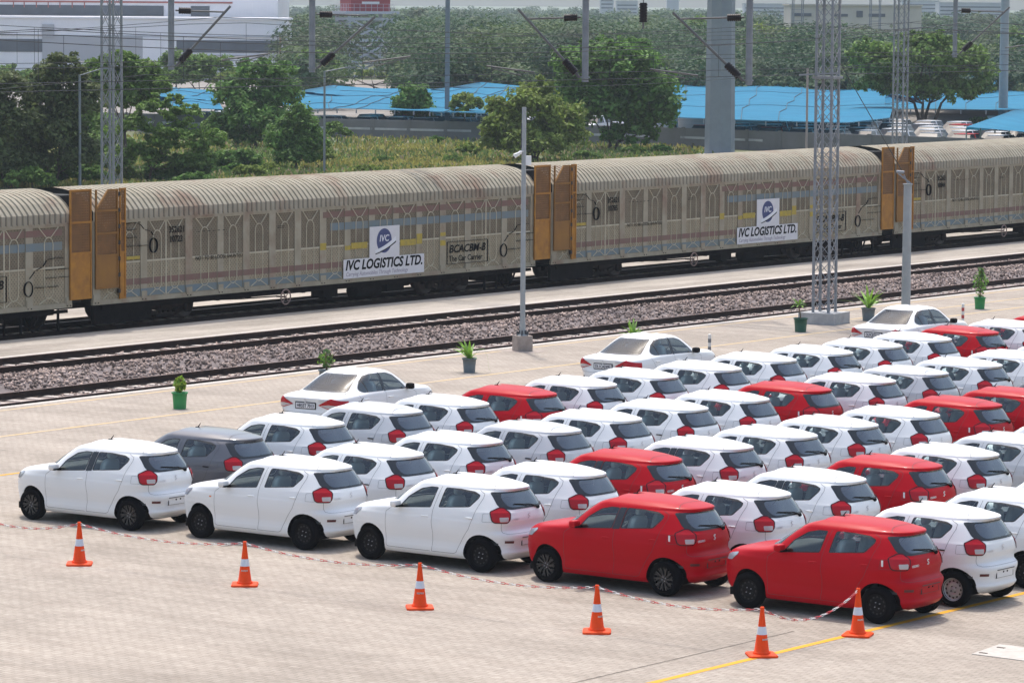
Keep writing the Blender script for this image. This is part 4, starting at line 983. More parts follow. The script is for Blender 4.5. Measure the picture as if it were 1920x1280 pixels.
# ---- the saloon cars parked facing along the tracks
def build_sedan():
    rows = [(.20,.38,4.26,.77,4,5),(.27,.15,4.38,.835,3.4,4.8),(.36,.05,4.455,.858,3.2,4.6),(.48,.0,4.485,.87,3.1,4.6),(.58,.0,4.49,.878,3.1,4.6),(.67,.02,4.465,.882,3.2,6),
            (.76,.05,4.44,.88,3.4,7.5),(.84,.12,4.44,.874,3.6,8),(.90,.22,4.45,.862,3.8,7.5),(.955,.38,4.455,.852,4,6.5),(.985,.62,4.41,.842,4,5.5),(1.005,.90,4.24,.832,4,4.6),
            (1.022,1.10,4.02,.820,4,4.4),(1.045,1.22,3.88,.806,4,4.4),(1.09,1.31,3.78,.785,4,4.2),(1.18,1.47,3.60,.745,4,4.0),(1.28,1.66,3.39,.70,4,4.0),(1.36,1.83,3.20,.655,4,4.0),
            (1.40,1.94,3.08,.625,4,4.0),(1.43,2.05,2.97,.585,4,4),(1.455,2.18,2.85,.52,3.8,4),(1.47,2.30,2.74,.43,3.4,3.4),(1.48,2.42,2.64,.30,2.8,2.8),(1.485,2.50,2.56,.12,2.4,2.4)]
    zs = np.unique(np.round(np.r_[np.linspace(.20,.82,18), np.linspace(.82,1.06,22), np.linspace(1.06,1.38,12), np.linspace(1.38,1.485,16)], 4))
    sh = Shell(rows, 4.49, 2.25, zs); P = sh.grid(); C0 = 4.49/2; side = lambda m: m[1] > .4
    FA, RA = (.86, .315), (3.51, .315); D = {'ctr': C0, 'sh': sh, 'FA': FA, 'RA': RA, 'dark_mirror': True}
    for c in (FA, RA): _, P = cut(P, circle(c, .365), XZ, side)
    # tail lamp: from the corner it runs inwards to a point
    lamp, P = cut(P, [(.34, .81), (.60, .73), (.80, .735), (.90, .80), (.90, .88), (.64, .965)], YZ, lambda m: m[0] > 4.0)
    clear, red = cut(lamp, [(.40, .805), (.61, .745), (.79, .75), (.84, .80), (.62, .83)], YZ)
    D['tail_lamp'] = {sd: poly_mesh('tail_lamp', [(red, 0)], [LAMP], (sd,), .01, C0) for sd in (1, -1)}
    D['reverse_lens'] = {sd: poly_mesh('reverse_lens', [(clear, 0)], [CLEAR], (sd,), .01, C0) for sd in (1, -1)}
    uf = (sh.y_at(.35, .76)+.35)*.7071
    hl, P = cut(P, rnd([(uf-.2, .70), (uf+.05, .72), (uf+.2, .82), (uf-.05, .83), (uf-.2, .77)], .02), DIAGF, lambda m: m[0] < 1 and m[1] > .2)
    D['headlight'] = {sd: poly_mesh('headlight', [(hl, 0)], [HEADL], (sd,), .006, C0) for sd in (1, -1)}
    rear, P = cut(P, rnd([(-.9, 1.395), (.46, 1.395), (.615, 1.055), (-.9, 1.04)], .05), YZ, lambda m: m[0] > 2.7)
    gl, bd = cut(rear, rnd([(-.9, 1.372), (.42, 1.372), (.56, 1.088), (-.9, 1.074)], .05), YZ)
    D['rear_window'] = poly_mesh('rear_window', [(gl, 0), (bd, 1)], [glass_mat('saloon_rear_glass', (.13, .18, .26), .02, .12, 1.3), BORDER], (1, -1), .002, C0)
    ws, P = cut(P, rnd([(-.9, 1.395), (.56, 1.395), (.72, 1.055), (-.9, 1.045)], .04), YZ, lambda m: m[0] < 2.2 and m[2] > 1.0)
    D['windscreen'] = poly_mesh('windscreen', [(ws, 0)], [GLASS], (1, -1), .001, C0)
    fw = rnd([(1.62, 1.0), (2.49, 1.015), (2.50, 1.405), (2.26, 1.40), (2.03, 1.33), (1.78, 1.16)], .03)
    rwd = rnd([(2.56, 1.016), (3.32, 1.028), (3.42, 1.07), (3.41, 1.13), (3.24, 1.27), (3.04, 1.37), (2.84, 1.405), (2.56, 1.407)], .03)
    for nm, po in (('f', fw), ('r', rwd)):
        w, P = cut(P, po, XZ, side); g, e = cut(w, shrink(po, .02), XZ)
        gs = [(g, 0), (e, 1)]
        if nm == 'r': st, g2 = cut(g, [(3.13, .9), (3.17, .9), (3.21, 1.5), (3.17, 1.5)], XZ); gs = [(g2, 0), (e+st, 1)]
        D['win_'+nm] = {sd: poly_mesh('side_window', gs, [GLASS, SEAL], (sd,), -.002, C0) for sd in (1, -1)}
    pil, _ = cut(P, [(2.485, 1.01), (2.565, 1.01), (2.565, 1.41), (2.495, 1.41)], XZ, side); D['pillar'] = {sd: poly_mesh('pillar_trim', [(pil, 0)], [BORDER], (sd,), .0025, C0) for sd in (1, -1)}
    liner = P
    f_ = np.array([(1.30,.30),(2.52,.30),(2.52,1.42),(2.25,1.42),(2.0,1.35),(1.50,1.03),(1.30,.9)]); r_ = np.array([(2.52,.30),(3.06,.30),(3.2,.5),(3.36,.70),(3.46,.85),(3.56,1.0),(3.60,1.12),(3.38,1.31),(3.12,1.40),(2.86,1.42),(2.52,1.42)])
    inF, P = cut(P, f_, XZ, side); inR, P = cut(P, r_, XZ, side)
    gF = ribbon(surf_side(sh, [(1.50,1.0),(1.31,.9),(1.30,.32),(2.5,.30)]), .0055); gB = ribbon(surf_side(sh, [(2.52,1.0),(2.52,.30),(3.05,.30),(3.2,.5),(3.36,.70),(3.46,.85),(3.56,1.0)]), .0055)
    D['front_door'] = {sd: [(inF, 0), (gF, 1)] for sd in (1, -1)}; D['rear_door'] = {sd: [(inR, 0), (gB, 1)] for sd in (1, -1)}
    rb, P = cut(P, [(3.6, .15), (4.7, .15), (4.7, .635), (3.6, .66)], XZ, lambda m: m[0] > 3.6); D['rear_bumper'] = [(rb, 0), (ribbon(surf_rear(sh, [(0, .635), (.6, .635), (.66, .68), (.64, .72)]), .0055), 1)]
    bt, P = cut(P, [(3.85, -1), (4.6, -1), (4.6, .56), (4.2, .62), (3.85, .66)], XY, lambda m: m[0] > 3.8); D['boot_lid'] = [(bt, 0)]
    bn, P = cut(P, [(.25, -1), (1.2, -1), (1.2, .66), (.45, .58), (.25, .4)], XY, lambda m: m[2] > .84 and m[0] < 1.25); D['bonnet'] = [(bn, 0)]
    D['body'] = [(P, 0)]
    D['liner'] = poly_mesh('cabin_trim', [([p for p in liner if .6 < np.mean(p, 0)[2] < 1.30 and 1.45 < np.mean(p, 0)[0] < 3.5], 0)], [CABIN], (1, -1), -.03, C0, True)
    b = MB()
    for cx, cz in (FA, RA):
        for sd in (1, -1):
            n = 24; ins = [(cx+.365*math.cos(t)-C0, .315+.365*math.sin(t)) for t in np.linspace(-.05, math.pi+.05, n)]
            b.add([(x, sd*(sh.y_at(x+C0, max(z, .21))-.015), z) for x, z in ins]+[(x, sd*.5, z) for x, z in ins], [(i, i+1, n+i+1, n+i) for i in range(n-1)], 0, True); b.sheet([(x, sd*.5, z) for x, z in ins], 0)
    b.box((0, 0, .25), (3.8, 1.42, .12)); D['under'] = b.mesh('underbody', TRIM)
    b = MB(); b.blob((0, 0, 0), (.16, .20, .14), 0, .6); b.bar((.02, .09, -.04), (.02, .16, -.06), .06, .03, 1); D['mirror'] = b
    b = MB(); b.blob((0, 0, 0), (.2, .03, .03), 0, .5); D['handle'] = b
    b = MB(); b.box((0, 0, 0), (.001, .001, .001)); D['plate'] = b
    X = sh.x_at(0, .80)+.012-C0
    b = MB(); b.box((X, 0, .79), (.014, .56, .155), 0); b.box((X+.009, 0, .79), (.006, .515, .115), 1); D['np'] = b.mesh('number_plate', [TRIM, PLATEM])
    b = MB(); k = .045; Xb = sh.x_at(0, .90)+.008-C0
    Sp = [(.55, .75), (.0, 1.0), (-.6, .45), (.6, -.35), (.0, -1.0), (-.55, -.75)]
    for (a, c), (d, e) in zip(Sp[:-1], Sp[1:]): b.bar((Xb, a*k, .905+c*k), (Xb, d*k, .905+e*k), .02, .008, up=(1, 0, 0))
    D['badge'] = b.mesh('badge', EMB)
    D['diff'] = poly_mesh('bumper_insert', [(ribbon(surf_rear(sh, [(.0, .37), (.70, .37)]), .09, .004), 0), (ribbon(surf_rear(sh, [(.58, .50), (.80, .50)]), .07, .004), 0)], [TRIM], (1, -1), 0, C0)
    t = text_mesh('name_lettering', 'CIAZ', .06, EMB, .003); t.transform(Matrix(((0,0,1,0),(1,0,0,0),(0,1,0,0),(0,0,0,1)))); t.transform(Matrix.Translation((sh.x_at(.4, .9)-C0+.008, .36, .885))); D['name'] = t
    D['seat'] = seat_mesh('front_seat', .5, 12, True, BEIGET); D['bench'] = seat_mesh('rear_bench', 1.2, 16, False, SEATM, False)
    b = MB(); b.blob((1.55-C0, 0, .93), (.55, 1.4, .26), 0, .4); D['dash'] = b.mesh('dashboard', DASH)
    b = MB(); M = Matrix.Rotation(R(-68), 3, 'Y'); torus(b, (1.95-C0, .38, .96), .18, .014, M); b.tube((1.95-C0, .38, .96), (1.7-C0, .38, .9), .03, n=8); D['steer'] = b.mesh('steering_wheel', TRIM)
    b = MB(); b.box((3.55-C0, 0, 1.02), (.55, 1.3, .03)); D['shelf'] = b.mesh('parcel_shelf', SEATM); return D
SD = build_sedan(); SE = dress(SD, 'white')
def sedan(px, plate, label, rz, umbrella=False):
    p = gp(px[0], px[1], .79); rot = Matrix.Rotation(rz, 3, 'Z'); off = rot @ Vector((4.47-SD['ctr'], 0, 0))
    t = thing('saloon_car', (p[0]-off.x, p[1]-off.y, 0), label, 'car', 'white saloon cars parked beside the yellow line', rz); D = SD; E = SE; sh = D['sh']
    link('body', E['body'], t); link('bonnet', E['bonnet'], t); rb = link('rear_bumper', E['rear_bumper'], t); link('bumper_insert', D['diff'], rb)
    bl = link('boot_lid', E['boot_lid'], t); link('badge', D['badge'], bl); link('name_lettering', D['name'], bl)
    n = link('number_plate', D['np'], bl); tx = text_mesh('plate_lettering', plate, .11, PLTX, .003); w = max(v.co.x for v in tx.vertices)
    tx.transform(Matrix.Diagonal((.46/w, 1, 1, 1))); tx.transform(Matrix(((0,0,1,0),(1,0,0,0),(0,1,0,0),(0,0,0,1)))); link('plate_lettering', tx, n, (sh.x_at(0, .80)+.026-D['ctr'], -.23, .752))
    link('rear_window', D['rear_window'], t); link('windscreen', D['windscreen'], t)
    for sd in (-1, 1):
        f = link('front_door', E['front_door'][sd], t); link('side_window', D['win_f'][sd], f); r = link('rear_door', E['rear_door'][sd], t); link('side_window', D['win_r'][sd], r)
        for d, x, z in ((f, 2.35, .87), (r, 3.3, .885)): link('door_handle', E['handle_p'], d, (x-D['ctr'], sd*(sh.y_at(x, z)+.008), z))
        link('pillar_trim', D['pillar'][sd], f); l = link('tail_lamp', D['tail_lamp'][sd], t); link('reverse_lens', D['reverse_lens'][sd], l); link('headlight', D['headlight'][sd], t)
        m = link('door_mirror', E['mirror'], t, (1.66-D['ctr'], sd*.93, 1.06)); m.rotation_euler = (0, 0, 0 if sd < 0 else math.pi)
        link('front_seat', D['seat'], t, (2.25-D['ctr'], sd*.37, .46))
    link('rear_bench', D['bench'], t, (3.12-D['ctr'], 0, .44)); link('dashboard', D['dash'], t); link('steering_wheel', D['steer'], t); link('parcel_shelf', D['shelf'], t)
    link('cabin_trim', D['liner'], t); link('underbody', D['under'], t); put_wheels(t, D, 'alloy', WHE, .835)
    if umbrella:
        b = MB(); c = sh.x_at(0, 1.12)-D['ctr']-.35
        b.tube((c, -.45, 1.06), (c-.02, .1, 1.09), .045, .06, n=10); b.tube((c-.02, .1, 1.09), (c, .3, 1.07), .06, .012, n=10)
        b.build('folded_umbrella', mat('umbrella_black', (.015, .015, .018), .8), t)
    return t
HEAD = math.atan2(-TD[1], -TD[0])      # nose (local -x) points along +TD
sedan((572, 760), 'HR55T 7013', 'white saloon nearest the camera, its plate above the leftmost hatchback rows', HEAD+.06)
sedan((1130, 687), 'DL1CAD093', 'middle white saloon parked behind the red hatchback row, long leafy plant behind it', HEAD)
sedan((1637, 628), 'DL9CBT0162', 'farthest white saloon, dark umbrella in its rear window, near the lattice mast', HEAD, True)
# ================================================================== CONES, CHAIN, PLANTS, POLES
ORC = mat('cone_orange', (.80, .068, .006), .55, spec=.2, vary=.1, scale=5); REFL = mat('cone_band', (.62, .66, .74), .35); CTX = mat('cone_print', (.75, .72, .68), .6)
def cone_meshes():
    b = MB(); n = 4
    P = [(-.22,-.22),(.22,-.22),(.22,.22),(-.22,.22)]; k = .04
    oc = [(-.22+k,-.22),(.22-k,-.22),(.22,-.22+k),(.22,.22-k),(.22-k,.22),(-.22+k,.22),(-.22,.22-k),(-.22,-.22+k)]
    vs = [(x, y, 0) for x, y in oc]+[(x, y, .03) for x, y in oc]+[(x*.93, y*.93, .042) for x, y in oc]
    b.add(vs, [(i, (i+1)%8, 8+(i+1)%8, 8+i) for i in range(8)]+[(8+i, 8+(i+1)%8, 16+(i+1)%8, 16+i) for i in range(8)]+[tuple(range(16, 24))])
    D = {'base': b.mesh('base', ORC)}
    b = MB(); b.lathe([(.135,.04),(.135,.06),(.122,.075),(.112,.085),(.078,.33)], n=28); b.lathe([(.059,.455),(.031,.70),(.033,.705),(.033,.735),(.026,.75),(.012,.752)], n=24); b.lathe([(.0775,.33),(.0585,.455)], n=24)
    D['cone'] = b.mesh('cone_body', ORC)
    b = MB(); b.lathe([(.0795,.332),(.0605,.453)], n=28); D['band'] = b.mesh('reflective_band', REFL); return D
CD = cone_meshes()
CP = [(149,1058),(459,1097),(787,1140),(1119,1185),(1428,1229),(1608,1191)]
CLAB = ['orange traffic cone with white band, leftmost of the roped cones', 'orange traffic cone in front of the second white hatchback', 'orange traffic cone in front of the third white hatchback',
        'orange traffic cone in front of the red hatchback with alloy wheels', 'orange traffic cone standing on the near end of the yellow line', 'orange traffic cone beside the rear wheel of the last red hatchback']
tops = []
for i, ((x, y), lab) in enumerate(zip(CP, CLAB)):
    p = gp(x, y); t = thing('traffic_cone', p, lab, 'traffic cone', 'orange cones roped in front of the parked cars', R([40, 38, 42, 35, 44, 20][i]))
    link('base', CD['base'], t); c = link('cone_body', CD['cone'], t); link('reflective_band', CD['band'], c); tops.append(p+np.array([0, 0, .715]))
    me = text_mesh('lettering', 'MAPSKO', .035, CTX, .002); me.transform(Matrix.Translation((-.06, 0, 0))); V = np.array([v.co for v in me.vertices])
    a = V[:, 0]/.098; z = V[:, 1]+.25; r = .112-(z-.085)*.139+.002; ang = a+R([-35, -95, -90, -45, -60, -45][i])
    me.vertices.foreach_set('co', np.c_[r*np.cos(ang), r*np.sin(ang), z].astype(np.float32).ravel()); me.update(); link('lettering', me, c)
CHR, CHW = mat('chain_red', (.55, .03, .04), .45), mat('chain_white', (.74, .72, .70), .45)
def chain(p, q, sag, label):
    p, q = np.array(p), np.array(q); L = np.linalg.norm(q-p); n = int(L/.075); b = MB(); pts = []
    for i in range(n+1):
        t = i/n; w = p+(q-p)*t; w[2] -= sag*4*t*(1-t); pts.append(w)
    for i in range(n):
        a, c = pts[i], pts[i+1]; m = 0 if (i//2) % 2 else 1
        d = (c-a)/np.linalg.norm(c-a); s = np.cross(d, [0, 0, 1]); s /= np.linalg.norm(s); u = np.cross(s, d)
        w = s if i % 2 else u; e = .014; a2, c2 = a-d*.008, c+d*.008
        for sg in (-1, 1): b.tube(a2+w*e*sg+d*.012, c2+w*e*sg-d*.012, .0055, n=5, m=m, caps=False)
        for A, dd in ((a2, d), (c2, -d)): b.tube(A+w*e+dd*.012, A, .0055, n=5, m=m, caps=False); b.tube(A-w*e+dd*.012, A, .0055, n=5, m=m, caps=False)
    o = b.build('plastic_chain', [CHR, CHW]); return tag(o, label, 'chain', 'red and white chains strung between the cones')
left = gp(-80, 1025); left[2] = .70
chain(left, tops[0], .20, 'red and white plastic chain running off the left edge from the first cone')
for i, lab in enumerate(('red and white chain sagging in front of the first two white hatchbacks', 'red and white chain sagging between the second and third cones', 'red and white chain sagging before the third white hatchback and first red one',
                         'red and white chain sagging below the front red hatchbacks', 'red and white chain rising beside the rear door of the last red hatchback')):
    chain(tops[i], tops[i+1], [.13, .13, .13, .13, .30][i], lab)

# ---- potted plants
LF = [mat('leaf_fresh', (.17, .33, .04), .6, island=.4, vary=.25, scale=9, trans=.3), mat('leaf_dark', (.08, .17, .04), .6, island=.4, vary=.25, scale=9, trans=.3), mat('leaf_yellow', (.36, .46, .05), .6, island=.35, vary=.2, scale=9, trans=.3)]
STEM = mat('plant_stem', (.12, .085, .05), .9); SOIL = mat('pot_soil', (.06, .04, .03), 1)
def pot(px, kind, potcol, label, h=.40, r=.20, plant_h=.5, seed=0, hide=None):
    p = gp(*px); t = thing('potted_plant', p, label, 'potted plant', 'potted plants along the pavement edge', seed*.7); rg = np.random.default_rng(seed)
    b = MB(); b.lathe([(r*.80, 0), (r*.86, h*.5), (r*.95, h*.93), (r*1.06, h*.93), (r*1.06, h), (r*.96, h), (r*.93, h*.9)], n=28); b.sheet([(r*.93*math.cos(a), r*.93*math.sin(a), h*.9) for a in np.linspace(0, 2*math.pi, 20, endpoint=False)], 1)
    b.lathe([(.001, .003), (r*.8, .003)], n=28); b.build('pot', [potcol, SOIL], t)
    b = MB()
    if kind == 'palm':
        for k in range(17):
            a = rg.uniform(0, 2*math.pi); up = rg.uniform(.5, 1.3); L = plant_h*rg.uniform(.75, 1.15); pts = []; w = .045
            for s in np.linspace(0, 1, 6):
                rr = L*(s*math.cos(up)+.25*s*s); z = L*(s*math.sin(up)-.42*s*s*(1.5-up)); pts.append(np.array([rr*math.cos(a), rr*math.sin(a), h*.9+z]))
            sd = np.array([-math.sin(a), math.cos(a), 0])
            for i in range(5):
                w0, w1 = w*math.sin(math.pi*(.12+.88*i/5)), w*math.sin(math.pi*(.12+.88*(i+1)/5))
                b.add([pts[i]-sd*w0, pts[i]+sd*w0, pts[i+1]+sd*w1, pts[i+1]-sd*w1], [(0, 1, 2, 3)])
        if seed == 2:
            b2 = [np.array([.10, -.12, .62]), np.array([.30, -.25, .62]), np.array([.38, -.3, .40]), np.array([.40, -.32, .12]), np.array([.46, -.34, .02])]
            for i in range(4): s_ = np.array([.02, .02, 0]); b.add([b2[i]-s_, b2[i]+s_, b2[i+1]+s_, b2[i+1]-s_], [(0, 1, 2, 3)])
        b.build('foliage', LF[0], t)
    elif kind == 'rosette':
        b.path([(0, 0, h*.85), (.05, .02, h+.12), (.03, .05, h+.25), (.07, .06, h+.38)], .02, 6); b.build('stem', STEM, t); b = MB()
        for k in range(22):
            a = rg.uniform(0, 2*math.pi); up = rg.uniform(-.15, 1.1); L = rg.uniform(.26, .40); c = np.array([.07, .06, h+.38]); d = np.array([math.cos(a)*math.cos(up), math.sin(a)*math.cos(up), math.sin(up)]); s_ = np.array([-math.sin(a), math.cos(a), 0])
            m_ = c+d*L*.6; e_ = c+d*L-np.array([0, 0, .06]); b.add([c-s_*.01, c+s_*.01, m_+s_*.04, m_-s_*.04], [(0, 1, 2, 3)]); b.add([m_-s_*.04, m_+s_*.04, e_], [(0, 1, 2)])
        b.build('foliage', LF[0], t)
    else:
        for k in range(4): b.path([(0, 0, h*.85), (rg.normal(0, .05), rg.normal(0, .05), h+plant_h*.35), (rg.normal(0, .11), rg.normal(0, .11), h+plant_h*.9)], .012, 6)
        b.build('stem', STEM, t)
        n = {'croton': 260, 'shrub': 230, 'sparse': 160}[kind]; z = rg.beta(1.6, 1.3, n)*plant_h+h*1.0; rad = {'croton': .15, 'shrub': .25, 'sparse': .24}[kind]*np.sin(np.clip((z-h)/plant_h, .12, .95)*math.pi)**.6*rg.uniform(.2, 1, n)
        a = rg.uniform(0, 2*math.pi, n); P = np.c_[rad*np.cos(a), rad*np.sin(a), z]
        V = cards(P, {'croton': .085, 'shrub': .08, 'sparse': .075}[kind], rng=rg); mi = (rg.random(n) < .4).astype(int)
        link('foliage', soup('foliage', V, 4, [LF[2] if kind == 'croton' else LF[1], LF[0]], midx=mi), t)
    return t
GRN = mat('green_pot', (.02, .24, .065), .5, vary=.1); GRY = mat('grey_pot', (.13, .165, .185), .6, vary=.1); DGR = mat('dark_green_pot', (.012, .085, .055), .5, vary=.1)
pot((337,766), 'croton', GRN, 'bright green pot with a small yellow-green leafy plant, leftmost of the pots', .40, .19, .36, 1)
pot((880,698), 'palm', GRY, 'grey pot with long strappy leaves, one bent down to the ground', .38, .19, .62, 2)
pot((1501,622), 'rosette', DGR, 'dark green pot with a rosette of leaves on a bare stem, beside the lattice mast', .42, .21, .5, 3)
pot((1628,601), 'palm', GRY, 'grey pot with arching strappy leaves behind the farthest white saloon', .40, .22, .85, 4)
pot((1837,579), 'shrub', GRN, 'bright green pot with a thin leafy shrub, rightmost of the pots', .38, .19, .95, 5)
pot((612,722), 'sparse', GRY, 'thin leafy potted shrub mostly hidden behind the nearest white saloon', .40, .2, .5, 6)
pot((1186,655), 'palm', GRY, 'strappy potted plant mostly hidden behind the middle white saloon', .40, .2, .55, 7)

# ---- posts, poles, masts
GALV = mat('galvanised_steel', (.23, .245, .27), .55, metal=.35, vary=.12, scale=3); GALVD = mat('dull_steel_tube', (.20, .22, .25), .55, metal=.3, vary=.15, scale=3)
CONC = mat('plinth_concrete', (.40, .34, .30), .9, col2=(.26, .21, .18), scale=4); CONG = mat('grey_plinth_concrete', (.36, .36, .36), .9, vary=.2, scale=3); POLEG = mat('grey_painted_pole', (.31, .33, .34), .6, vary=.1, scale=2)
BOLT = mat('dark_bolts', (.04, .04, .045), .6); WHT = mat('white_plastic', (.75, .75, .75), .4)
for px, m_, lab in (((1330, 674), 'grey_band', 'short post with pale grey bands ahead of the middle white saloon'), ((1805, 612), 'red_band', 'short post with red and white bands ahead of the farthest white saloon')):
    p = gp(*px); t = thing('delineator_post', p, lab, 'bollard', 'short banded posts on the pavement')
    A, B_ = mat('post_dark', (.16, .16, .17), .6) if m_ == 'grey_band' else mat('post_red', (.40, .04, .04), .6), mat('post_white', (.66, .66, .64), .6)
    b = MB()
    for k in range(6): b.tube((0, 0, .03+k*.11), (0, 0, .03+(k+1)*.11), .045, n=12, m=k % 2)
    b.lathe([(.045, .69), (.03, .71), (.001, .715)], n=12, m=1); b.build('post', [A, B_], t); b = MB(); b.lathe([(.12, 0), (.11, .03), (.05, .04)], n=16); b.build('base', TRIM, t)
# camera pole
p = gp(979.5, 658); t = thing('camera_pole', p, 'slim grey steel pole carrying a white security camera, on a stained concrete block', 'pole')
b = MB(); b.box((0, 0, .22), (.44, .44, .44), rz=R(-30)); b.add([(-.6,-.5,.006),(.62,-.42,.006),(.55,.5,.006),(-.5,.45,.006)], [(0,1,2,3)]); b.build('plinth', CONC, t)
b = MB(); b.tube((0, 0, .44), (0, 0, .80), .085, n=16); b.tube((0, 0, .80), (0, 0, 6.85), .075, .062, n=16); b.lathe([(.16, .44), (.16, .47), (.08, .475)], n=20); b.build('pole', POLEG, t)
b = MB()
for k in range(6):
    a = k*math.pi/3; b.tube((.17*math.cos(a), .17*math.sin(a), .44), (.17*math.cos(a), .17*math.sin(a), .56), .014, n=6)
    b.tube((.13*math.cos(a), .13*math.sin(a), .47), (.09*math.cos(a), .09*math.sin(a), .58), .02, n=6)
b.build('anchor_bolt', BOLT, t)
dl = np.array([-math.cos(PSI), -math.sin(PSI), 0]); tw = np.array([-math.sin(PSI)*-1, -math.cos(PSI), 0])
b = MB(); b.bar((0, 0, 5.54), dl*.14+np.array([0, 0, 5.56]), .05, .04); b.tube(dl*.08+tw*.03+np.array([0, 0, 5.60]), dl*.27+tw*.1+np.array([0, 0, 5.46]), .048, .05, n=14); b.bar(dl*.02+np.array([0, 0, 5.63]), dl*.28+tw*.1+np.array([0, 0, 5.53]), .13, .012); b.build('security_camera', WHT, t)
b = MB(); b.tube(dl*.27+tw*.1+np.array([0, 0, 5.46]), dl*.285+tw*.105+np.array([0, 0, 5.452]), .046, n=14); b.build('lens', BOLT, t)
b = MB(); b.box(np.array([0, 0, 5.36])-dl*.13, (.16, .12, .26), rz=PSI); b.build('junction_box', WHT, t)
b = MB(); b.tube(dl*.07+np.array([0, 0, 5.7]), dl*.07+np.array([0, 0, 6.4]), .012, n=6)
for z in (5.75, 5.95, 6.15, 6.3): b.box(np.array([0, 0, z])+dl*.07, (.04, .04, .05))
b.build('cable_clip', BOLT, t)
# plain pole with top fitting and guy
p = gp(1698, 598); t = thing('steel_pole', p, 'grey steel pole with an angled bracket on top, behind the farthest white saloon', 'pole')
b = MB(); b.tube((0, 0, 0), (0, 0, 4.2), .15, .13, n=8); b.tube((0, 0, 4.2), (0, 0, 4.23), .16, n=8); b.build('pole', POLEG, t)
b = MB(); e = -dl*.12; b.bar(dl*-.1+np.array([0, 0, 4.23]), dl*.30+np.array([0, 0, 4.55]), .05, .05); b.bar(np.array([0, 0, 4.23]), dl*.12+np.array([0, 0, 4.5]), .04, .04); b.tube(dl*.12+np.array([0, 0, 4.58]), dl*.36+np.array([0, 0, 4.6]), .05, n=8); b.build('bracket', GALV, t)
b = MB(); b.lathe([(.28, 0), (.28, .04), (.15, .05)], n=16); b.build('base_plate', CONG, t)
# lattice masts
def lattice_mast(p, rz, w, H, label, leg=.06, pitch=None, bar=.02, fill=1.0, plinth=True, mats=None, name='lattice_mast', cat='lattice mast', group='lattice masts of the overhead line', zbase=.35):
    t = thing(name, p, label, cat, group, rz); pitch = pitch or w*1.05; h = w/2; mm = mats or GALV
    z0 = zbase if plinth else 0
    for sx in (-1, 1):
        for sy in (-1, 1): b = MB(); b.bar((sx*h, sy*h, z0), (sx*h, sy*h, H), leg*2, leg*2, up=(1, 0, 0)); b.build('leg', mm, t)
    n = int((H-z0)/pitch); b = MB()
    for i in range(n):
        za, zb = z0+.05+i*pitch, z0+.05+(i+fill)*pitch
        for s in (-1, 1):
            for a, c in (((-h, s*h), (h, s*h)), ((s*h, -h), (s*h, h))):
                k = leg*1.05*s; o = (0, k) if a[1] == c[1] else (k, 0)
                b.bar((a[0]+o[0], a[1]+o[1], za), (c[0]+o[0], c[1]+o[1], zb), bar, .012, up=(o[0] or 0, o[1] or 0, 0) if any(o) else (0, 0, 1)); b.bar((c[0]+o[0]*1.2, c[1]+o[1]*1.2, za), (a[0]+o[0]*1.2, a[1]+o[1]*1.2, zb), bar, .012, up=(o[0] or 0, o[1] or 0, 0))
    b.build('lacing', mm, t)
    if plinth: b = MB(); b.box((0, 0, zbase/2), (w*2.3, w*2.3, zbase)); b.build('plinth', CONG, t)
    return t
NP = gp(1545, 606); mast1 = lattice_mast(NP, R(8), .52, 10.6, 'tall galvanised lattice mast on a grey concrete plinth in the foreground pavement', .034, .58)
b = MB()
for z in (7.55, 10.3): b.box((0, 0, z), (.72, .72, .08))
b.bar((-.75, -.42, 7.62), (.6, -.42, 7.70), .07, .05); b.build('collar', GALV, mast1)
FP = gp(210, 511, -.3); mast2 = lattice_mast(FP, R(8), .52, 11, 'tall galvanised lattice mast behind the train on the left', .034, .75, plinth=False)
FP2 = so(159, 92, -.3); lattice_mast(FP2, R(8), .52, 11, 'galvanised lattice mast behind the train on the right, in front of the umbrella tree', .034, .75, plinth=False)
# portal beam above the picture, drop tubes and cantilevers
INS = mat('dark_insulator', (.014, .010, .012), .45, spec=.2); CANT = mat('cantilever_tube', (.12, .12, .12), .6, metal=.2); WIRE = mat('wire_dark', (.03, .035, .04), .6)
def boom(pa, pb, z, label):
    pa, pb = np.array(pa), np.array(pb); pa[2] = pb[2] = 0; L = np.linalg.norm(pb-pa); d = (pb-pa)/L; t = thing('portal_beam', (*pa[:2], z), label, 'portal beam', 'portal beams of the overhead line', math.atan2(d[1], d[0])); b = MB(); h = .35
    for sy in (-1, 1):
        for sz in (-1, 1): b.bar((0, sy*h, sz*h), (L, sy*h, sz*h), .09, .09)
    n = int(L/.8)
    for i in range(n):
        x0, x1 = i*L/n, (i+1)*L/n
        for sy in (-1, 1): b.bar((x0, sy*h, -h), (x1, sy*h, h), .04, .02); b.bar((x1, sy*h, -h), (x1, sy*h, h), .04, .02)
        b.bar((x0, -h, -h), (x1, h, -h), .04, .02)
    b.build('truss', GALV, t); return t
boom(NP, FP, 11.2, 'galvanised truss beam joining the near and left lattice masts above the tracks')
FP3 = FP2+ND*-31.0
boom(FP3, FP2, 11.2, 'galvanised truss beam carried by the right lattice mast above the tracks')
def insulator(b, p, q, r, m=1):
    p, q = np.array(p, float), np.array(q, float)
    for k in range(7):
        a = p+(q-p)*(k/7); c = p+(q-p)*((k+.6)/7); e = p+(q-p)*((k+1)/7); b.tube(a, c, r, r*.95, n=10, m=m); b.tube(c, e, r*.82, n=10, m=m)
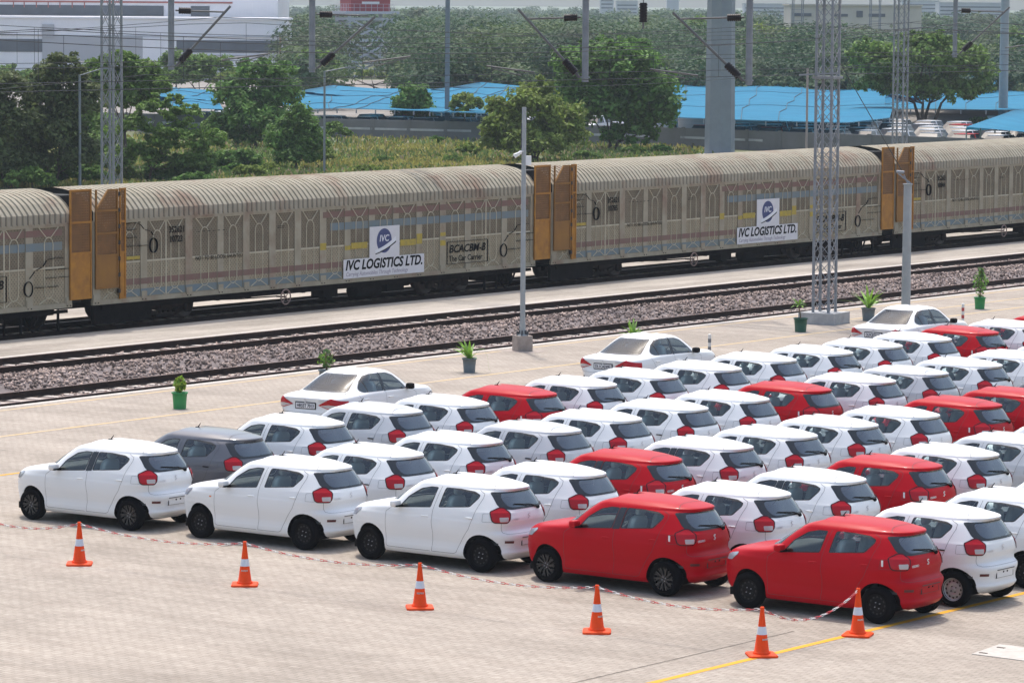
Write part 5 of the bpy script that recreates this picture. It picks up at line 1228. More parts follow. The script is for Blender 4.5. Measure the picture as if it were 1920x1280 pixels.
def drop(px, ybot, o, side, label, ztop, stay_y, tip, s_at=None):
    """hanging tube over a track with its stay, strut and insulators; tip = pixel of the strut's outer end at the same distance"""
    x = px; depth = o; bot = dp(x, ybot, depth); t = thing('drop_tube', (bot[0], bot[1], 0), label, 'hanging tube', 'hanging tubes of the overhead line')
    loc = lambda X, Y: dp(X, Y, depth)-np.array([bot[0], bot[1], 0])
    b = MB(); zb = bot[2]; b.tube((0, 0, zb), (0, 0, ztop), .11, n=14); b.tube((0, 0, zb+.12), (0, 0, zb+.17), .15, n=14); b.build('tube', GALVD, t)
    s0 = loc(x+side*8, stay_y); s1 = loc(*tip); s1u = loc(tip[0]-side*12, stay_y+ (3 if side else 0)); r0 = loc(x+side*10, ybot-8)
    b = MB(); v = (s1u-s0); u = v/np.linalg.norm(v)
    b.tube(s0, s1u, .03, n=8, m=0); insulator(b, s0+u*.12, s0+u*.55, .125)
    v = s1-r0; u2 = v/np.linalg.norm(v); b.tube(r0, s1, .045, n=8, m=0); insulator(b, r0+u2*.2, r0+u2*.75, .13); b.bar(np.array([0, 0, zb+.14]), r0, .06, .04)
    b.build('cantilever', [CANT, INS], t)
    b = MB(); a = loc(x+side*95, ybot-18); c = loc(x+side*185, ybot-30); b.tube(a, c, .028, n=6); e = loc(x+side*120, ybot-12); f_ = loc(x+side*175, ybot-26); b.tube(e, f_, .018, n=6); b.build('steady_arm', CANT, t)
    return t
drop(1404, 160, 119.7, -1, 'hanging grey tube with dark insulators nearest the big octagonal pole', 10.9, 33, (1262, 24))
drop(1097, 154, 123.3, -1, 'hanging grey tube in front of the biggest round tree', 10.9, 33, (972, 18))
drop(585, 136, 130, 1, 'hanging grey tube left of the red water tower', 10.9, 27, (703, 32))
drop(321, 131, 133.7, 1, 'hanging grey tube in front of the white factory building', 10.9, 20, (432, 12))
drop(1790, 108, 181, 1, 'hanging grey tube in front of the umbrella tree at right', 10.9, 20, (1893, 14))
# suspended insulator string
P = dp(1206, 48, 121.5); t = thing('insulator_string', (P[0], P[1], 0), 'dark ribbed insulator hanging above the biggest round tree', 'insulator'); b = MB(); b.tube((0, 0, P[2]), (0, 0, 10.9), .02, n=6, m=0); insulator(b, (0, 0, P[2]+.1), (0, 0, P[2]+.72), .14); b.tube((0, 0, P[2]-.12), (0, 0, P[2]+.1), .035, n=6, m=0); b.build('insulator', [CANT, INS], t)
# overhead wires along the tracks: catenary, contact wire and droppers per track
def wire_set(o, zc, zm, label, sag=.5, s0=40, s1=400, span=48, ph=0, drops=True):
    t = thing('overhead_wire', so(s0, o), label, 'overhead wire', 'overhead wires above the tracks', ROT_T); b = MB(); L = s1-s0; xs = np.linspace(0, L, 121)
    cat = [(x, 0, zm-sag*4*(((x+ph) % span)/span)*(1-((x+ph) % span)/span)) for x in xs]; b.path(cat, .011, 5); b.build('catenary_wire', WIRE, t)
    b = MB(); b.path([(x, 0, zc) for x in np.linspace(0, L, 13)], .011, 5); b.build('contact_wire', WIRE, t)
    if drops:
        b = MB()
        for k in range(4, 118, 2): b.tube(cat[k], (cat[k][0], 0, zc), .006, n=4)
        b.build('dropper_wire', WIRE, t)
    return t
wire_set(64.4, 7.5, 8.95, 'catenary and contact wires above the track nearest the parked cars', ph=20)
wire_set(70.85, 7.5, 8.95, 'catenary and contact wires above the track beside the ballast ridge', ph=12)
wire_set(82.2, 7.6, 9.0, 'catenary and contact wires just behind the train', ph=3)
wire_set(88.6, 7.6, 9.0, 'farthest catenary and contact wires behind the train', ph=31)
for o, z, lab in ((60.5, 9.3, 'single feeder wire above the pavement edge'), (92.5, 9.2, 'single feeder wire beyond the tracks'), (96, 7.0, 'low earth wire on the far side of the tracks')):
    t = MB(); t.path([so(s, o, z-.9*4*((s % 55)/55)*(1-(s % 55)/55)) for s in np.arange(40, 400, 3.)], .011, 5); tag(t.build('feeder_wire', WIRE), lab, 'overhead wire', 'overhead wires above the tracks')
b = MB(); b.tube(dp(1575, 118, 119), dp(1692, 322, 122), .014, n=5); tag(b.build('guy_wire', WIRE), 'slanting guy wire from the near lattice mast down to the plain steel pole', 'guy wire')
# ================================================================== BEYOND THE TRAIN
BARK = mat('bark', (.075, .055, .042), .95, vary=.35, scale=5)
def leafmat(nm, c, isl=.45): return mat(nm, c, .65, spec=.25, col2=tuple(v*.72 for v in c), scale=.6, island=isl, trans=.34)
LG = {'dark': leafmat('foliage_dark', (.125, .245, .052)), 'mid': leafmat('foliage_mid', (.155, .255, .055)), 'light': leafmat('foliage_light', (.22, .29, .06)),
      'olive': leafmat('foliage_olive', (.135, .17, .062)), 'fresh': leafmat('foliage_fresh', (.125, .235, .050))}
GZ = -.32
def crown(lobes, n, size, seed, flat=0.0):
    """leaf cards spread through overlapping lobes (cx, cy, cz, rx, rz): twigs of leaves around many sub-clumps so gaps and dark hollows stay"""
    r = np.random.default_rng(seed); lo = np.array(lobes, float); w = lo[:, 3]**2*lo[:, 4]; w /= w.sum()
    n = int(n*2.4); k = max(24, n//34); li = r.choice(len(lo), k, p=w); d = r.normal(size=(k, 3)); d /= np.linalg.norm(d, axis=1, keepdims=True); d[:, 2] = np.where(d[:, 2] < -.55, -d[:, 2]*.4, d[:, 2])
    rad = r.uniform(.25, 1.0, (k, 1))**.5; Cn = lo[li, :3]+d*rad*lo[li][:, [3, 3, 4]]*.92
    ci = r.integers(0, k, n); sz = (np.minimum(lo[li, 3], lo[li, 4])*r.uniform(.22, .52, k))[ci][:, None]
    e = r.normal(size=(n, 3)); e /= np.linalg.norm(e, axis=1, keepdims=True); P = Cn[ci]+e*sz*r.uniform(.15, 1, (n, 1))**.5*np.array([1.1, 1.1, .72-flat])
    return cards(P, size*.78, nrm=e*.6+np.array([0, 0, .6]), rng=r, spread=.55)
def trunk(b, H, r, lobes, seed, stems=1):
    g = np.random.default_rng(seed)
    for s in range(stems):
        a = 2*math.pi*s/stems+.3; off = np.array([math.cos(a), math.sin(a), 0])*(r*1.1 if stems > 1 else 0)
        top = np.array([math.cos(a), math.sin(a), 0])*(H*.42 if stems > 1 else 0)+np.array([g.normal(0, .1*H*.3), g.normal(0, .1*H*.3), H])
        mid = (off+top)/2+np.array([g.normal(0, .06*H), g.normal(0, .06*H), 0]); b.tube(off, mid, r, r*.72, 8); b.tube(mid, top, r*.72, r*.45, 8)
        for lb in sorted(lobes, key=lambda q: -q[3])[:7]:
            if stems > 1 and np.dot(np.array(lb[:2]), off[:2]) < 0: continue
            c = np.array(lb[:3]); m = top*.55+c*.45+np.array([0, 0, -.15*lb[4]]); b.tube(top*.94+mid*.06, m, r*.34, r*.2, 6); b.tube(m, c, r*.2, r*.06, 5)
def tree(px, depth_y, lobes_px, label, leaf='mid', n=3000, size=.30, stems=1, hb=.35, r=.16, seed=1, group='trees between the train and the car yard', flat=0.0, cat='tree', name='tree', bare=False):
    """lobes_px: (x, y, rx, ry) in photograph px around the base pixel (px, depth_y)"""
    base = gp(px, depth_y, GZ); D = float((base-np.array([0, 0, CH]))@_fw); sc = F/D; t = thing(name, base, label, cat, group); g = np.random.default_rng(seed); lobes = []
    for (x, y, rx, ry) in lobes_px:
        c = dp(x, y, D)-base; c += np.array([-_fw[0], -_fw[1], 0])*0; dz = g.uniform(-.25, .25)*rx/sc; lobes.append((c[0]+_fw[0]*dz, c[1]+_fw[1]*dz, c[2], rx/sc, ry/sc))
    zc = min(l[2]-l[4]*.5 for l in lobes); b = MB(); trunk(b, max(.5, zc*hb+.4 if stems == 1 else zc*.9), r, lobes, seed, stems); b.build('trunk', BARK, t)
    link('crown', soup('crown', crown(lobes, n, size, seed, flat), 4, LG[leaf]), t); return t
tree(1150, 284, [(1150,120,95,48),(1085,170,55,50),(1215,180,62,55),(1150,200,85,60),(1235,225,45,38),(1180,250,60,30),(1060,120,40,30),(1120,90,50,22),(1195,95,45,25)], 'biggest rounded dark green tree, left of the big octagonal pole', 'dark', 9000, .34, 2, .3, .2, 1)
tree(1003, 306, [(1000,200,60,42),(950,240,50,45),(1050,245,55,45),(1000,265,75,40),(1075,215,32,30),(935,200,35,25),(1010,165,38,22),(920,265,28,28)], 'spreading yellow-green tree directly behind the camera pole top', 'light', 7000, .27, 3, .2, .11, 2)
tree(1737, 256, [(1735,105,80,38),(1650,115,58,42),(1810,120,55,45),(1700,165,70,30),(1780,170,62,30),(1640,160,45,25),(1840,165,30,24),(1740,75,60,20),(1625,100,35,30)], 'umbrella shaped tree with several stems showing, at right', 'mid', 9500, .34, 4, .9, .2, 3)
tree(478, 278, [(480,135,50,30),(440,180,45,40),(520,180,48,45),(475,220,65,42),(430,235,30,30),(530,135,32,22),(480,255,55,18)], 'rounded dark tree below the right end of the white factory', 'dark', 6500, .29, 1, .3, .16, 4)
tree(556, 320, [(555,225,38,28),(530,260,36,36),(580,265,36,38),(555,290,48,24),(560,205,20,16)], 'low bushy green tree left of the slim lamp pole', 'fresh', 4000, .22, 1, .3, .1, 5)
tree(283, 345, [(290,205,50,20),(345,215,45,22),(250,235,40,26),(330,260,60,35),(390,270,36,34),(270,290,50,30),(360,305,52,25),(310,185,36,14),(225,300,30,30)], 'feathery open tree with a thin dark trunk behind the train', 'mid', 5200, .22, 1, .5, .09, 6, flat=.2)
tree(100, 350, [(110,140,55,28),(85,190,50,45),(150,190,45,45),(105,245,60,50),(150,290,42,40),(70,300,42,40),(120,115,40,18)], 'dark olive acacia tree left of the thin lamp pole', 'olive', 8000, .24, 2, .3, .12, 7, flat=.1)
tree(15, 352, [(10,160,45,35),(-30,210,55,55),(30,235,45,55),(10,300,60,40),(45,285,25,40)], 'olive acacia tree cut off by the left edge', 'olive', 6500, .24, 2, .3, .12, 8, flat=.1)
tree(776, 254, [(775,175,32,22),(760,200,28,26),(790,205,25,28),(778,228,26,18)], 'small dark tree standing against the blue nets and grey wall', 'dark', 2300, .26, 1, .5, .1, 9)
tree(872, 262, [(868,185,26,16),(890,195,20,16),(858,200,16,14),(875,212,24,12)], 'slender young tree just right of the tall grey mast pole', 'light', 1200, .24, 1, .7, .07, 10, flat=.1)
tree(232, 320, [(225,115,40,22),(260,140,45,30),(200,150,45,35),(285,160,40,30),(240,185,60,30),(180,125,30,22)], 'bushy green tree behind the left lattice mast, below the factory', 'mid', 6000, .30, 1, .5, .16, 11)
tree(1842, 252, [(1840,232,22,14),(1825,238,14,12),(1855,238,14,12)], 'small round bush beside the tall pole at far right', 'light', 700, .24, 1, .2, .06, 12, cat='bush', name='bush')
tree(632, 268, [(628,242,22,16),(612,250,16,14),(645,250,14,12)], 'small round bush right of the slim lamp pole', 'mid', 800, .22, 1, .2, .06, 13, cat='bush', name='bush')
tree(375, 200, [(370,120,40,20),(330,115,30,22),(410,125,35,22),(350,140,60,22)], 'hazy tree clump standing in front of the factory wall', 'mid', 3200, .36, 1, .3, .15, 14)
tree(745, 200, [(590,115,40,22),(570,140,30,20),(620,130,28,20)], 'hazy tree right of the factory corner', 'mid', 2500, .36, 1, .3, .15, 15)
tree(700, 174, [(695,140,30,10),(740,143,36,9),(790,142,30,8)], 'low trees behind the peak of the blue nets below the red tank', 'light', 1500, .36, 1, .3, .15, 16)
tree(900, 172, [(905,145,38,12),(870,150,26,9),(945,150,24,9)], 'light green tree behind the middle blue net peak', 'light', 1600, .36, 1, .3, .15, 17)
tree(1455, 168, [(1420,75,45,26),(1470,85,50,30),(1500,110,40,25),(1440,120,55,25),(1400,110,35,25)], 'wide light green tree behind the nets, left of the near lattice mast', 'light', 4500, .40, 1, .4, .2, 18)
tree(1310, 165, [(1310,60,32,30),(1300,100,40,30),(1290,130,30,20)], 'green tree behind the big octagonal pole', 'mid', 2500, .40, 1, .4, .2, 19)
tree(1905, 190, [(1905,80,30,28),(1890,120,30,30),(1930,110,30,35),(1880,150,25,20)], 'green tree clump at the right edge behind the tall pole', 'mid', 2500, .36, 1, .4, .2, 20)
for i, (x, y, w, h, lf) in enumerate([(20,170,60,20,'mid'),(150,168,60,16,'light'),(255,168,50,14,'mid'),(330,166,45,16,'dark'),(440,168,50,15,'light'),(515,168,45,16,'mid'),(565,168,40,14,'light')]):
    tree(x, y, [(x-w*.4, y-h*1.2, w*.5, h), (x+w*.4, y-h*1.1, w*.5, h), (x, y-h*1.7, w*.5, h*.9)], 'low hazy tree ' + ['at the far left foot of the white factory', 'below the factory louvre screen', 'behind the left lattice mast at the factory foot', 'above the small blue net at left', 'under the right end of the factory', 'right of the rounded dark tree top at the factory corner', 'just past the factory corner'][i], lf, 1500, .36, 1, .3, .12, 120+i)
bz = [(470,322,34,14,'light'),(440,318,26,12,'fresh'),(505,316,24,10,'light'),(820,262,16,7,'fresh'),(880,280,28,12,'light'),(850,300,22,9,'mid'),(720,300,22,8,'mid'),(1190,282,26,9,'mid'),(1240,280,22,9,'dark'),(1100,292,28,10,'mid'),(690,318,40,8,'light'),(370,338,45,16,'fresh'),(200,300,40,26,'mid'),(60,335,50,22,'mid'),(180,330,40,18,'fresh'),(240,330,30,16,'light'),(1565,272,28,6,'light')]
place = ['in the grass below the rounded dark tree', 'at the left end of the yellow grass', 'beside the low bushy tree', 'by the base of the tall grey mast pole', 'in front of the slender young tree', 'left of the spreading yellow-green tree', 'out in the middle of the yellow grass', 'under the right side of the biggest tree', 'between the biggest tree and the octagonal pole',
         'between the two big trees at the middle', 'along the roof line of the train in the grass', 'under the feathery tree', 'behind the left lattice mast foot', 'under the acacia trees at the left edge', 'between the thin lamp pole and the left lattice mast', 'just right of the left lattice mast', 'just above the train roof by the near lattice mast']
for i, (x, y, rx, ry, lf) in enumerate(bz):
    yb = y+ry*.9; tree(x, yb, [(x-rx*.4, y, rx*.6, ry*.8), (x+rx*.4, y+ry*.1, rx*.6, ry*.7), (x, y-ry*.2, rx*.55, ry*.8)], f'low leafy shrub {place[i]}', lf, int(500+rx*22), .2, 1, .1, .04, 40+i, 'shrubs between the train and the car yard', cat='bush', name='bush')

for i, (x, y, rx, ry, lf, lab) in enumerate([(40,262,70,50,'olive','dense olive thicket at the left edge under the acacia trees'),(165,250,60,55,'mid','dense green thicket between the acacia trees and the left lattice mast'),(110,318,75,30,'fresh','low green thicket in front of the acacia trees'),(205,280,50,40,'mid','leafy thicket directly behind the left lattice mast'),
        (410,245,38,36,'mid','leafy thicket between the feathery tree and the rounded dark tree'),(20,325,60,28,'mid','low thicket in the left corner above the train roof'),(330,325,70,20,'fresh','long low green shrub at the foot of the feathery tree'),(445,300,45,24,'fresh','round green shrub below the rounded dark tree'),(600,290,26,20,'light','small shrub just right of the slim lamp pole foot')]):
    tree(x, y+ry*.9, [(x-rx*.5, y, rx*.55, ry*.8), (x+rx*.5, y+ry*.05, rx*.55, ry*.75), (x, y-ry*.25, rx*.6, ry*.75), (x-rx*.2, y+ry*.4, rx*.7, ry*.5)], lab, lf, int(900+rx*30), .24, 2, .2, .06, 80+i, 'shrubs between the train and the car yard', cat='bush', name='bush')

# rough grass between train and wall
r = np.random.default_rng(21); n = 60000
xs = r.uniform(-60, 1340, n); ys = 250+102*r.beta(1.6, 1.0, n); P = np.array([gp(x, y, GZ) for x, y in zip(xs, ys)])
den = np.sin(P[:, 0]*.33)*np.cos(P[:, 1]*.27)+r.normal(0, .5, n); P = P[den > -.6]; n = len(P)
h = r.uniform(.08, .38, n)[:, None]; a = r.uniform(0, math.pi, n); s_ = np.c_[np.cos(a), np.sin(a), np.zeros(n)]*r.uniform(.03, .13, (n, 1)); lean = np.c_[r.normal(0, .12, n), r.normal(0, .12, n), np.zeros(n)]
V = np.stack([P-s_, P+s_, P+s_*.5+lean+np.array([0, 0, 1])*h, P-s_*.5+lean+np.array([0, 0, 1])*h], 1).reshape(-1, 3)
GR = [mat('grass_yellow', (.36, .32, .085), .9, island=.35, vary=.3, scale=.2, trans=.2), mat('grass_green', (.15, .21, .055), .9, island=.4, vary=.3, scale=.2, trans=.2), mat('grass_dry', (.38, .29, .17), .9, island=.3, trans=.2)]
tag(link('grass', soup('grass', V, 4, GR, midx=np.where(np.sin(P[:, 0]*.21+1)*np.cos(P[:, 1]*.17)+r.normal(0, .6, n) > .25, 0, np.where(r.random(n) < .85, 1, 2)))), kind='stuff')

# boundary wall
WALLM = mat('weathered_grey_wall', (.20, .195, .20), .9, col2=(.14, .135, .135), scale=.5); WBAND = mat('wall_white_band', (.58, .58, .58), .85, col2=(.32, .31, .31), scale=.7)
wp = [gp(x, y, GZ) for x, y in ((-120, 236), (300, 247), (560, 256), (905, 264), (1280, 276), (1560, 288), (1980, 304))]
w = thing('boundary_wall', wp[0], 'long grey boundary wall with a broken white band in front of the blue nets', 'wall'); b = MB(); b2 = MB()
g = np.random.default_rng(3)
for a, c in zip(wp[:-1], wp[1:]):
    a0, c0 = a-wp[0], c-wp[0]; b.bar(a0+np.array([0, 0, .68]), c0+np.array([0, 0, .68]), .25, 1.36); d = (c0-a0); L = np.linalg.norm(d); d /= L; nn = np.array([d[1], -d[0], 0]); nn = nn if nn@_fw < 0 else -nn
    x = 0
    while x < L:
        l = g.uniform(2, 8)
        if g.random() < .7: e = min(L, x+l); b2.bar(a0+d*x+nn*.14+np.array([0, 0, .70]), a0+d*e+nn*.14+np.array([0, 0, .70]), .02, .16)
        x += l+g.uniform(.2, 2.5)
    for k in range(int(L/3)): b.bar(a0+d*k*3+nn*.12+np.array([0, 0, .71]), a0+d*(k*3+.3)+nn*.12+np.array([0, 0, .71]), .06, 1.42)
b.build('wall_panel', WALLM, w); b2.build('white_band', WBAND, w)
wall_dir = (wp[4]-wp[2]); wall_dir /= np.linalg.norm(wall_dir); wall_n = np.array([-wall_dir[1], wall_dir[0], 0]); wall_n = wall_n if wall_n@_fw > 0 else -wall_n
RZW = math.atan2(wall_dir[1], wall_dir[0])
# yard behind the wall
b = MB(); y0 = [gp(-300, 232, -.31), gp(2300, 300, -.31)]; y1 = [gp(2600, 150, -.31), gp(-700, 150, -.31)]
b.sheet([*y0, *y1]); tag(b.build('car_yard', mat('yard_surface', (.22, .20, .18), .95, vary=.2, scale=.2)), kind='structure')

# small parked cars under the nets
def far_car(colour):
    b = MB(); L, Wd = 3.9, 1.68; st = [(-1.95,.35,.62,.68),(-1.9,.32,.80,.78),(-.95,.25,.98,.82),(.9,.25,1.0,.83),(1.85,.3,.98,.80),(1.95,.38,.85,.74)]
    for (x0, z0, z1, w0), (x1, a0, a1, w1) in zip(st[:-1], st[1:]):
        for sg in (-1, 1): b.add([(x0, sg*w0, z0), (x1, sg*w1, a0), (x1, sg*w1*.96, a1), (x0, sg*w0*.96, z1)], [(0, 1, 2, 3)])
        b.add([(x0, -w0*.96, z1), (x1, -w1*.96, a1), (x1, w1*.96, a1), (x0, w0*.96, z1)], [(0, 1, 2, 3)])
    for x, z0, z1, w0 in (st[0], st[-1]): b.add([(x, -w0, z0), (x, w0, z0), (x, w0*.96, z1), (x, -w0*.96, z1)], [(0, 1, 2, 3)])
    lo = [(-1.0, .80, .97), (1.75, .78, .99)]; hi = [(-.35, .60, 1.46), (1.35, .58, 1.48)]
    for sg in (-1, 1): b.add([(lo[0][0], sg*lo[0][1], lo[0][2]), (lo[1][0], sg*lo[1][1], lo[1][2]), (hi[1][0], sg*hi[1][1], hi[1][2]), (hi[0][0], sg*hi[0][1], hi[0][2])], [(0, 1, 2, 3)], 1)
    for k in (0, 1): b.add([(lo[k][0], -lo[k][1], lo[k][2]), (lo[k][0], lo[k][1], lo[k][2]), (hi[k][0], hi[k][1], hi[k][2]), (hi[k][0], -hi[k][1], hi[k][2])], [(0, 1, 2, 3)], 1)
    b.box(((hi[0][0]+hi[1][0])/2, 0, 1.48), (1.68, 1.18, .06)); b.bar((.35, -.80, .98), (.40, -.6, 1.47), .1, .03); b.bar((.35, .80, .98), (.40, .6, 1.47), .1, .03)
    for x in (-1.25, 1.25):
        for sg in (-1, 1): b.lathe([(.30, -.09), (.30, .09), (.01, .09)], (x, sg*.74, .30), 12, 'y', 2); b.lathe([(.30, -.09), (.01, -.09)], (x, sg*.74, .30), 12, 'y', 2)
    return b.mesh('parked_car', [colour, BORDER, TYRE])
FC = [(far_car(PAINT['white']), 'white'), (far_car(PAINT['silver']), 'silver'), (far_car(PAINT['red']), 'red'), (far_car(PAINT['grey']), 'grey')]
g = np.random.default_rng(9)
def far_row(xa, ya, xb, yb, back, n):
    A, B = gp(xa, ya, GZ)+wall_n*back, gp(xb, yb, GZ)+wall_n*back
    for i in range(n):
        p = A+(B-A)*(i+.5)/n; k = g.choice(4, p=[.72, .14, .06, .08]); me, cl = FC[k]
        o = link('parked_car', me, None, (p[0], p[1], GZ), RZW+R(90)+(math.pi if g.random() < .3 else 0)+g.normal(0, .04)); tag(o, f'small {cl} car parked under the blue nets beyond the wall', 'car', f'small {cl} cars under the blue nets')
for back in (3.5, 9, 14.5, 20, 25.5): far_row(1262, 275, 1930, 303, back, 11); far_row(556, 256, 968, 265, back, 7)
for back in (4, 11): far_row(268, 246, 400, 249, back, 4)

# blue shade nets
NET = mat('blue_shade_net', (.012, .165, .30), .8, spec=.2, col2=(.02, .225, .38), scale=.3, trans=.25); CABLE = mat('net_cable', (.02, .07, .11), .8); NP_ = mat('net_post', (.35, .36, .38), .6)
def net(front, top, label, seed, zf=1.75, zt=2.5):
    """front / top: px polylines of the lower edge and of the ridge; real sheet between them, then falling away behind"""
    fx = np.array(front, float); tx = np.array(top, float); n = 36; q = np.linspace(0, 1, n); xs = fx[0, 0]+(fx[-1, 0]-fx[0, 0])*q
    A = [gp(x, np.interp(x, fx[:, 0], fx[:, 1]), zf) for x in xs]; g = np.random.default_rng(seed)
    xt = tx[0, 0]+(tx[-1, 0]-tx[0, 0])*q; B = [gp(x, np.interp(x, tx[:, 0], tx[:, 1]), zt) for x in xt]; m = 14; G = np.zeros((m+4, n, 3))
    ph = g.uniform(0, 6, 4)
    for j in range(m):
        t = j/(m-1)
        for i in range(n):
            p = A[i]*(1-t)+B[i]*t; p[2] += -.16*math.sin(math.pi*t)+.11*math.sin(3*math.pi*t+ph[0])*math.sin(math.pi*t)+.10*math.sin(q[i]*13+ph[1]+2*t)*math.sin(math.pi*t); G[j, i] = p
    for j in range(4):
        for i in range(n): p = B[i]+wall_n*(j+1)*6.0; p[2] = zt-.35*(j+1); G[m+j, i] = p
    t = thing('shade_net', A[0], label, 'shade net', 'blue shade nets over the car yard'); V = (G-A[0]).reshape(-1, 3)
    b = MB(); b.add(V, [(j*n+i, j*n+i+1, (j+1)*n+i+1, (j+1)*n+i) for j in range(m+3) for i in range(n-1)], 0, True); b.build('net', NET, t)
    b = MB(); W_ = V.reshape(m+4, n, 3)+np.array([0, 0, .03])
    for j in (0, 4, 8, 11): b.path(list(W_[j]), .022, 4)
    for k in range(3):
        i0, i1 = sorted(g.integers(0, n, 2)); b.path([W_[j][int(i0+(i1-i0)*j/(m-1))] for j in range(m)], .035, 4)
    b.build('cable', CABLE, t)
    for i in range(0, n, 5):
        for j in (0, 9): b = MB(); p = W_[j][i]; b.tube((p[0], p[1], p[2]-.05), (p[0], p[1], GZ), .05, n=6); b.build('post', NP_, t)
    return t
net([(560,206),(640,204),(741,207),(812,209)], [(552,172),(622,160),(700,166),(812,167)], 'blue shade net with a peak, between the low bushy tree and the small dark tree', 1)
net([(806,210),(960,214)], [(806,168),(850,163),(900,154),(985,163)], 'blue shade net around the tall grey mast pole', 2)
net([(1262,221),(1431,227),(1590,231),(1668,222)], [(1262,156),(1330,150),(1380,145),(1480,148),(1600,140),(1690,150)], 'widest blue shade net behind the octagonal pole and near lattice mast', 3)
net([(1660,205),(1840,207),(1990,206)], [(1660,178),(1820,140),(1990,134)], 'blue shade net behind the umbrella tree, running off the right edge', 4)
net([(1812,240),(1900,242),(2000,246)], [(1812,238),(1900,207),(2000,196)], 'low blue shade net corner behind the tall right pole', 6)
net([(256,200),(330,203),(420,206)], [(256,178),(322,164),(400,170)], 'small blue shade net seen between the trees at left', 5)

# tall poles
def pole(px, ybase, ytop, w0, w1, label, m=POLEG, n=8, arm=None, z0=GZ, extra=None, name='pole', cat='pole'):
    base = gp(px, ybase, z0); D = float((base-np.array([0, 0, CH]))@_fw); H = float((dp(px, ytop, D)-base)[2]); t = thing(name, base, label, cat, rz=PSI); sc = F/D
    b = MB(); b.tube((0, 0, 0), (0, 0, H), w0/sc/2, w1/sc/2, n, smooth=n > 8); b.build('shaft', m, t); b = MB(); b.lathe([(w0/sc*.75, 0), (w0/sc*.75, .12), (w0/sc*.5, .13)], n=16); b.build('base_plate', CONG, t)
    if arm:
        b = MB(); L, dz = arm; b.tube((0, 0, H-.05), (L, 0, H+dz), .035, n=6); b.box((L+.25*(1 if L > 0 else -1), 0, H+dz), (.6, .2, .1)); b.build('lamp_arm', m, t)
    return t
P_ = pole(1349, 292, -140, 57, 50, 'very thick octagonal grey steel pole between the two big trees', mat('octagonal_pole', (.25, .27, .30), .7, metal=.1, vary=.1, scale=1), 8)
b = MB()
for k in range(40): b.box((-.35, -.72, 1.0+k*.45), (.09, .06, .06))
b.build('climbing_step', BOLT, P_)
pole(838, 256, -90, 13, 11.5, 'tall grey mast pole rising from the wall between small dark tree and slender tree', GALVD, 4)
q = pole(1880, 252, -90, 18, 15, 'tall pale grey pole near the right edge', POLEG, 12)
b = MB(); b.box((-.6, -.3, .8), (1.3, .6, 1.3)); b.build('switch_box', WHT, q)
pole(150, 352, 140, 5.5, 4.5, 'thin lamp pole with an arm, left of the left lattice mast', GALV, 8, (1.25, .35), cat='lamp post', name='lamp_post')
pole(608, 330, 133, 4.5, 4, 'thin lamp pole with an arm, right of the low bushy tree', GALV, 8, (1.25, .2), cat='lamp post', name='lamp_post')
pole(1512, 288, 128, 4.5, 4, 'thin pinkish post left of the near lattice mast', mat('pink_post', (.42, .33, .31), .7), 8)

# ---- white factory
FW = mat('white_cladding', (.88, .86, .89), .6, vary=.04, scale=.3); FGL = mat('dark_window_band', (.10, .115, .14), .3, vary=.2, scale=.4); FRED = mat('red_roof_trim', (.40, .12, .10), .6); FLV = mat('louvre_grey', (.45, .45, .48), .6)
def facade(depth, x0, x1, yt, yb, thick, bands, label, m, extra=None, cat='building', name='factory_building', ribs=0, roofc=None):
    """box whose front is square to the view direction; bands = (x0,x1,y0,y1,part,material,proud)"""
    base = dp(x0, yb, depth); t = thing(name, (base[0], base[1], GZ), label, cat, None, PSI); sc = depth/F
    X = lambda x: (x-x0)*sc; Z = lambda y: float(dp(x0, y, depth)[2])-GZ
    b = MB(); zt = Z(yt); L = X(x1); b.box((L/2, thick/2, zt/2), (L, thick, zt)); b.build('wall', m, t)
    b = MB(); b.box((L/2, thick/2, zt+.12), (L+.4, thick+.4, .24)); b.build('parapet', roofc or m, t)
    for (a, c, p, q, nm, mm, pr) in bands: b = MB(); b.box(((X(a)+X(c))/2, -pr/2, (Z(p)+Z(q))/2), (X(c)-X(a), pr, abs(Z(p)-Z(q)))); b.build(nm, mm, t)
    if ribs:
        b = MB()
        for k in range(ribs): b.box((L*(k+.5)/ribs, -.03, zt/2), (.05, .06, zt*.98))
        b.build('cladding_rib', m, t)
    return t
facade(478, -160, 536, 33, 165, 12, [(-160,80,72,96,'window_band',FGL,.08),(331,522,72,95,'window_band',FGL,.08),(80,268,66,112,'louvre_screen',FLV,.18),(268,302,68,118,'door_panel',FW,.25),(80,102,44,68,'vent_box',FLV,.3),(524,527,64,108,'red_downpipe',FRED,.2),(331,522,99,101,'ledge',FLV,.2),(-160,536,64,65.5,'ledge',FLV,.12)], 'long white factory hall with dark window bands, in front of its taller block', FW, ribs=60)
facade(494, -160, 521, -90, 60, 25, [(-160,307,8,27,'window_band',FGL,.1),(358,393,8,27,'window_band',FGL,.1),(-160,436,0,3,'red_trim',FRED,.15)]+[(k, k+1.6, 2, 13, 'bracket', FRED, .2) for k in (25, 45, 68, 90, 112, 135, 158)], 'taller white factory block rising behind the lower hall', FW, ribs=50)
CR = mat('cream_render', (.52, .48, .42), .85, vary=.08, scale=.2)
facade(545, 1481, 1726, 11, 140, 14, [(1486,1520,25,31,'window',FGL,.1),(1560,1588,26,31,'window',FGL,.1),(1604,1616,20,32,'window',FGL,.1),(1627,1658,25,31,'window',FGL,.1)], 'pale cream flat roofed building behind the trees at upper right', CR, name='office_building')
HZ = mat('far_block', (.45, .47, .52), .9, vary=.1, scale=.1)
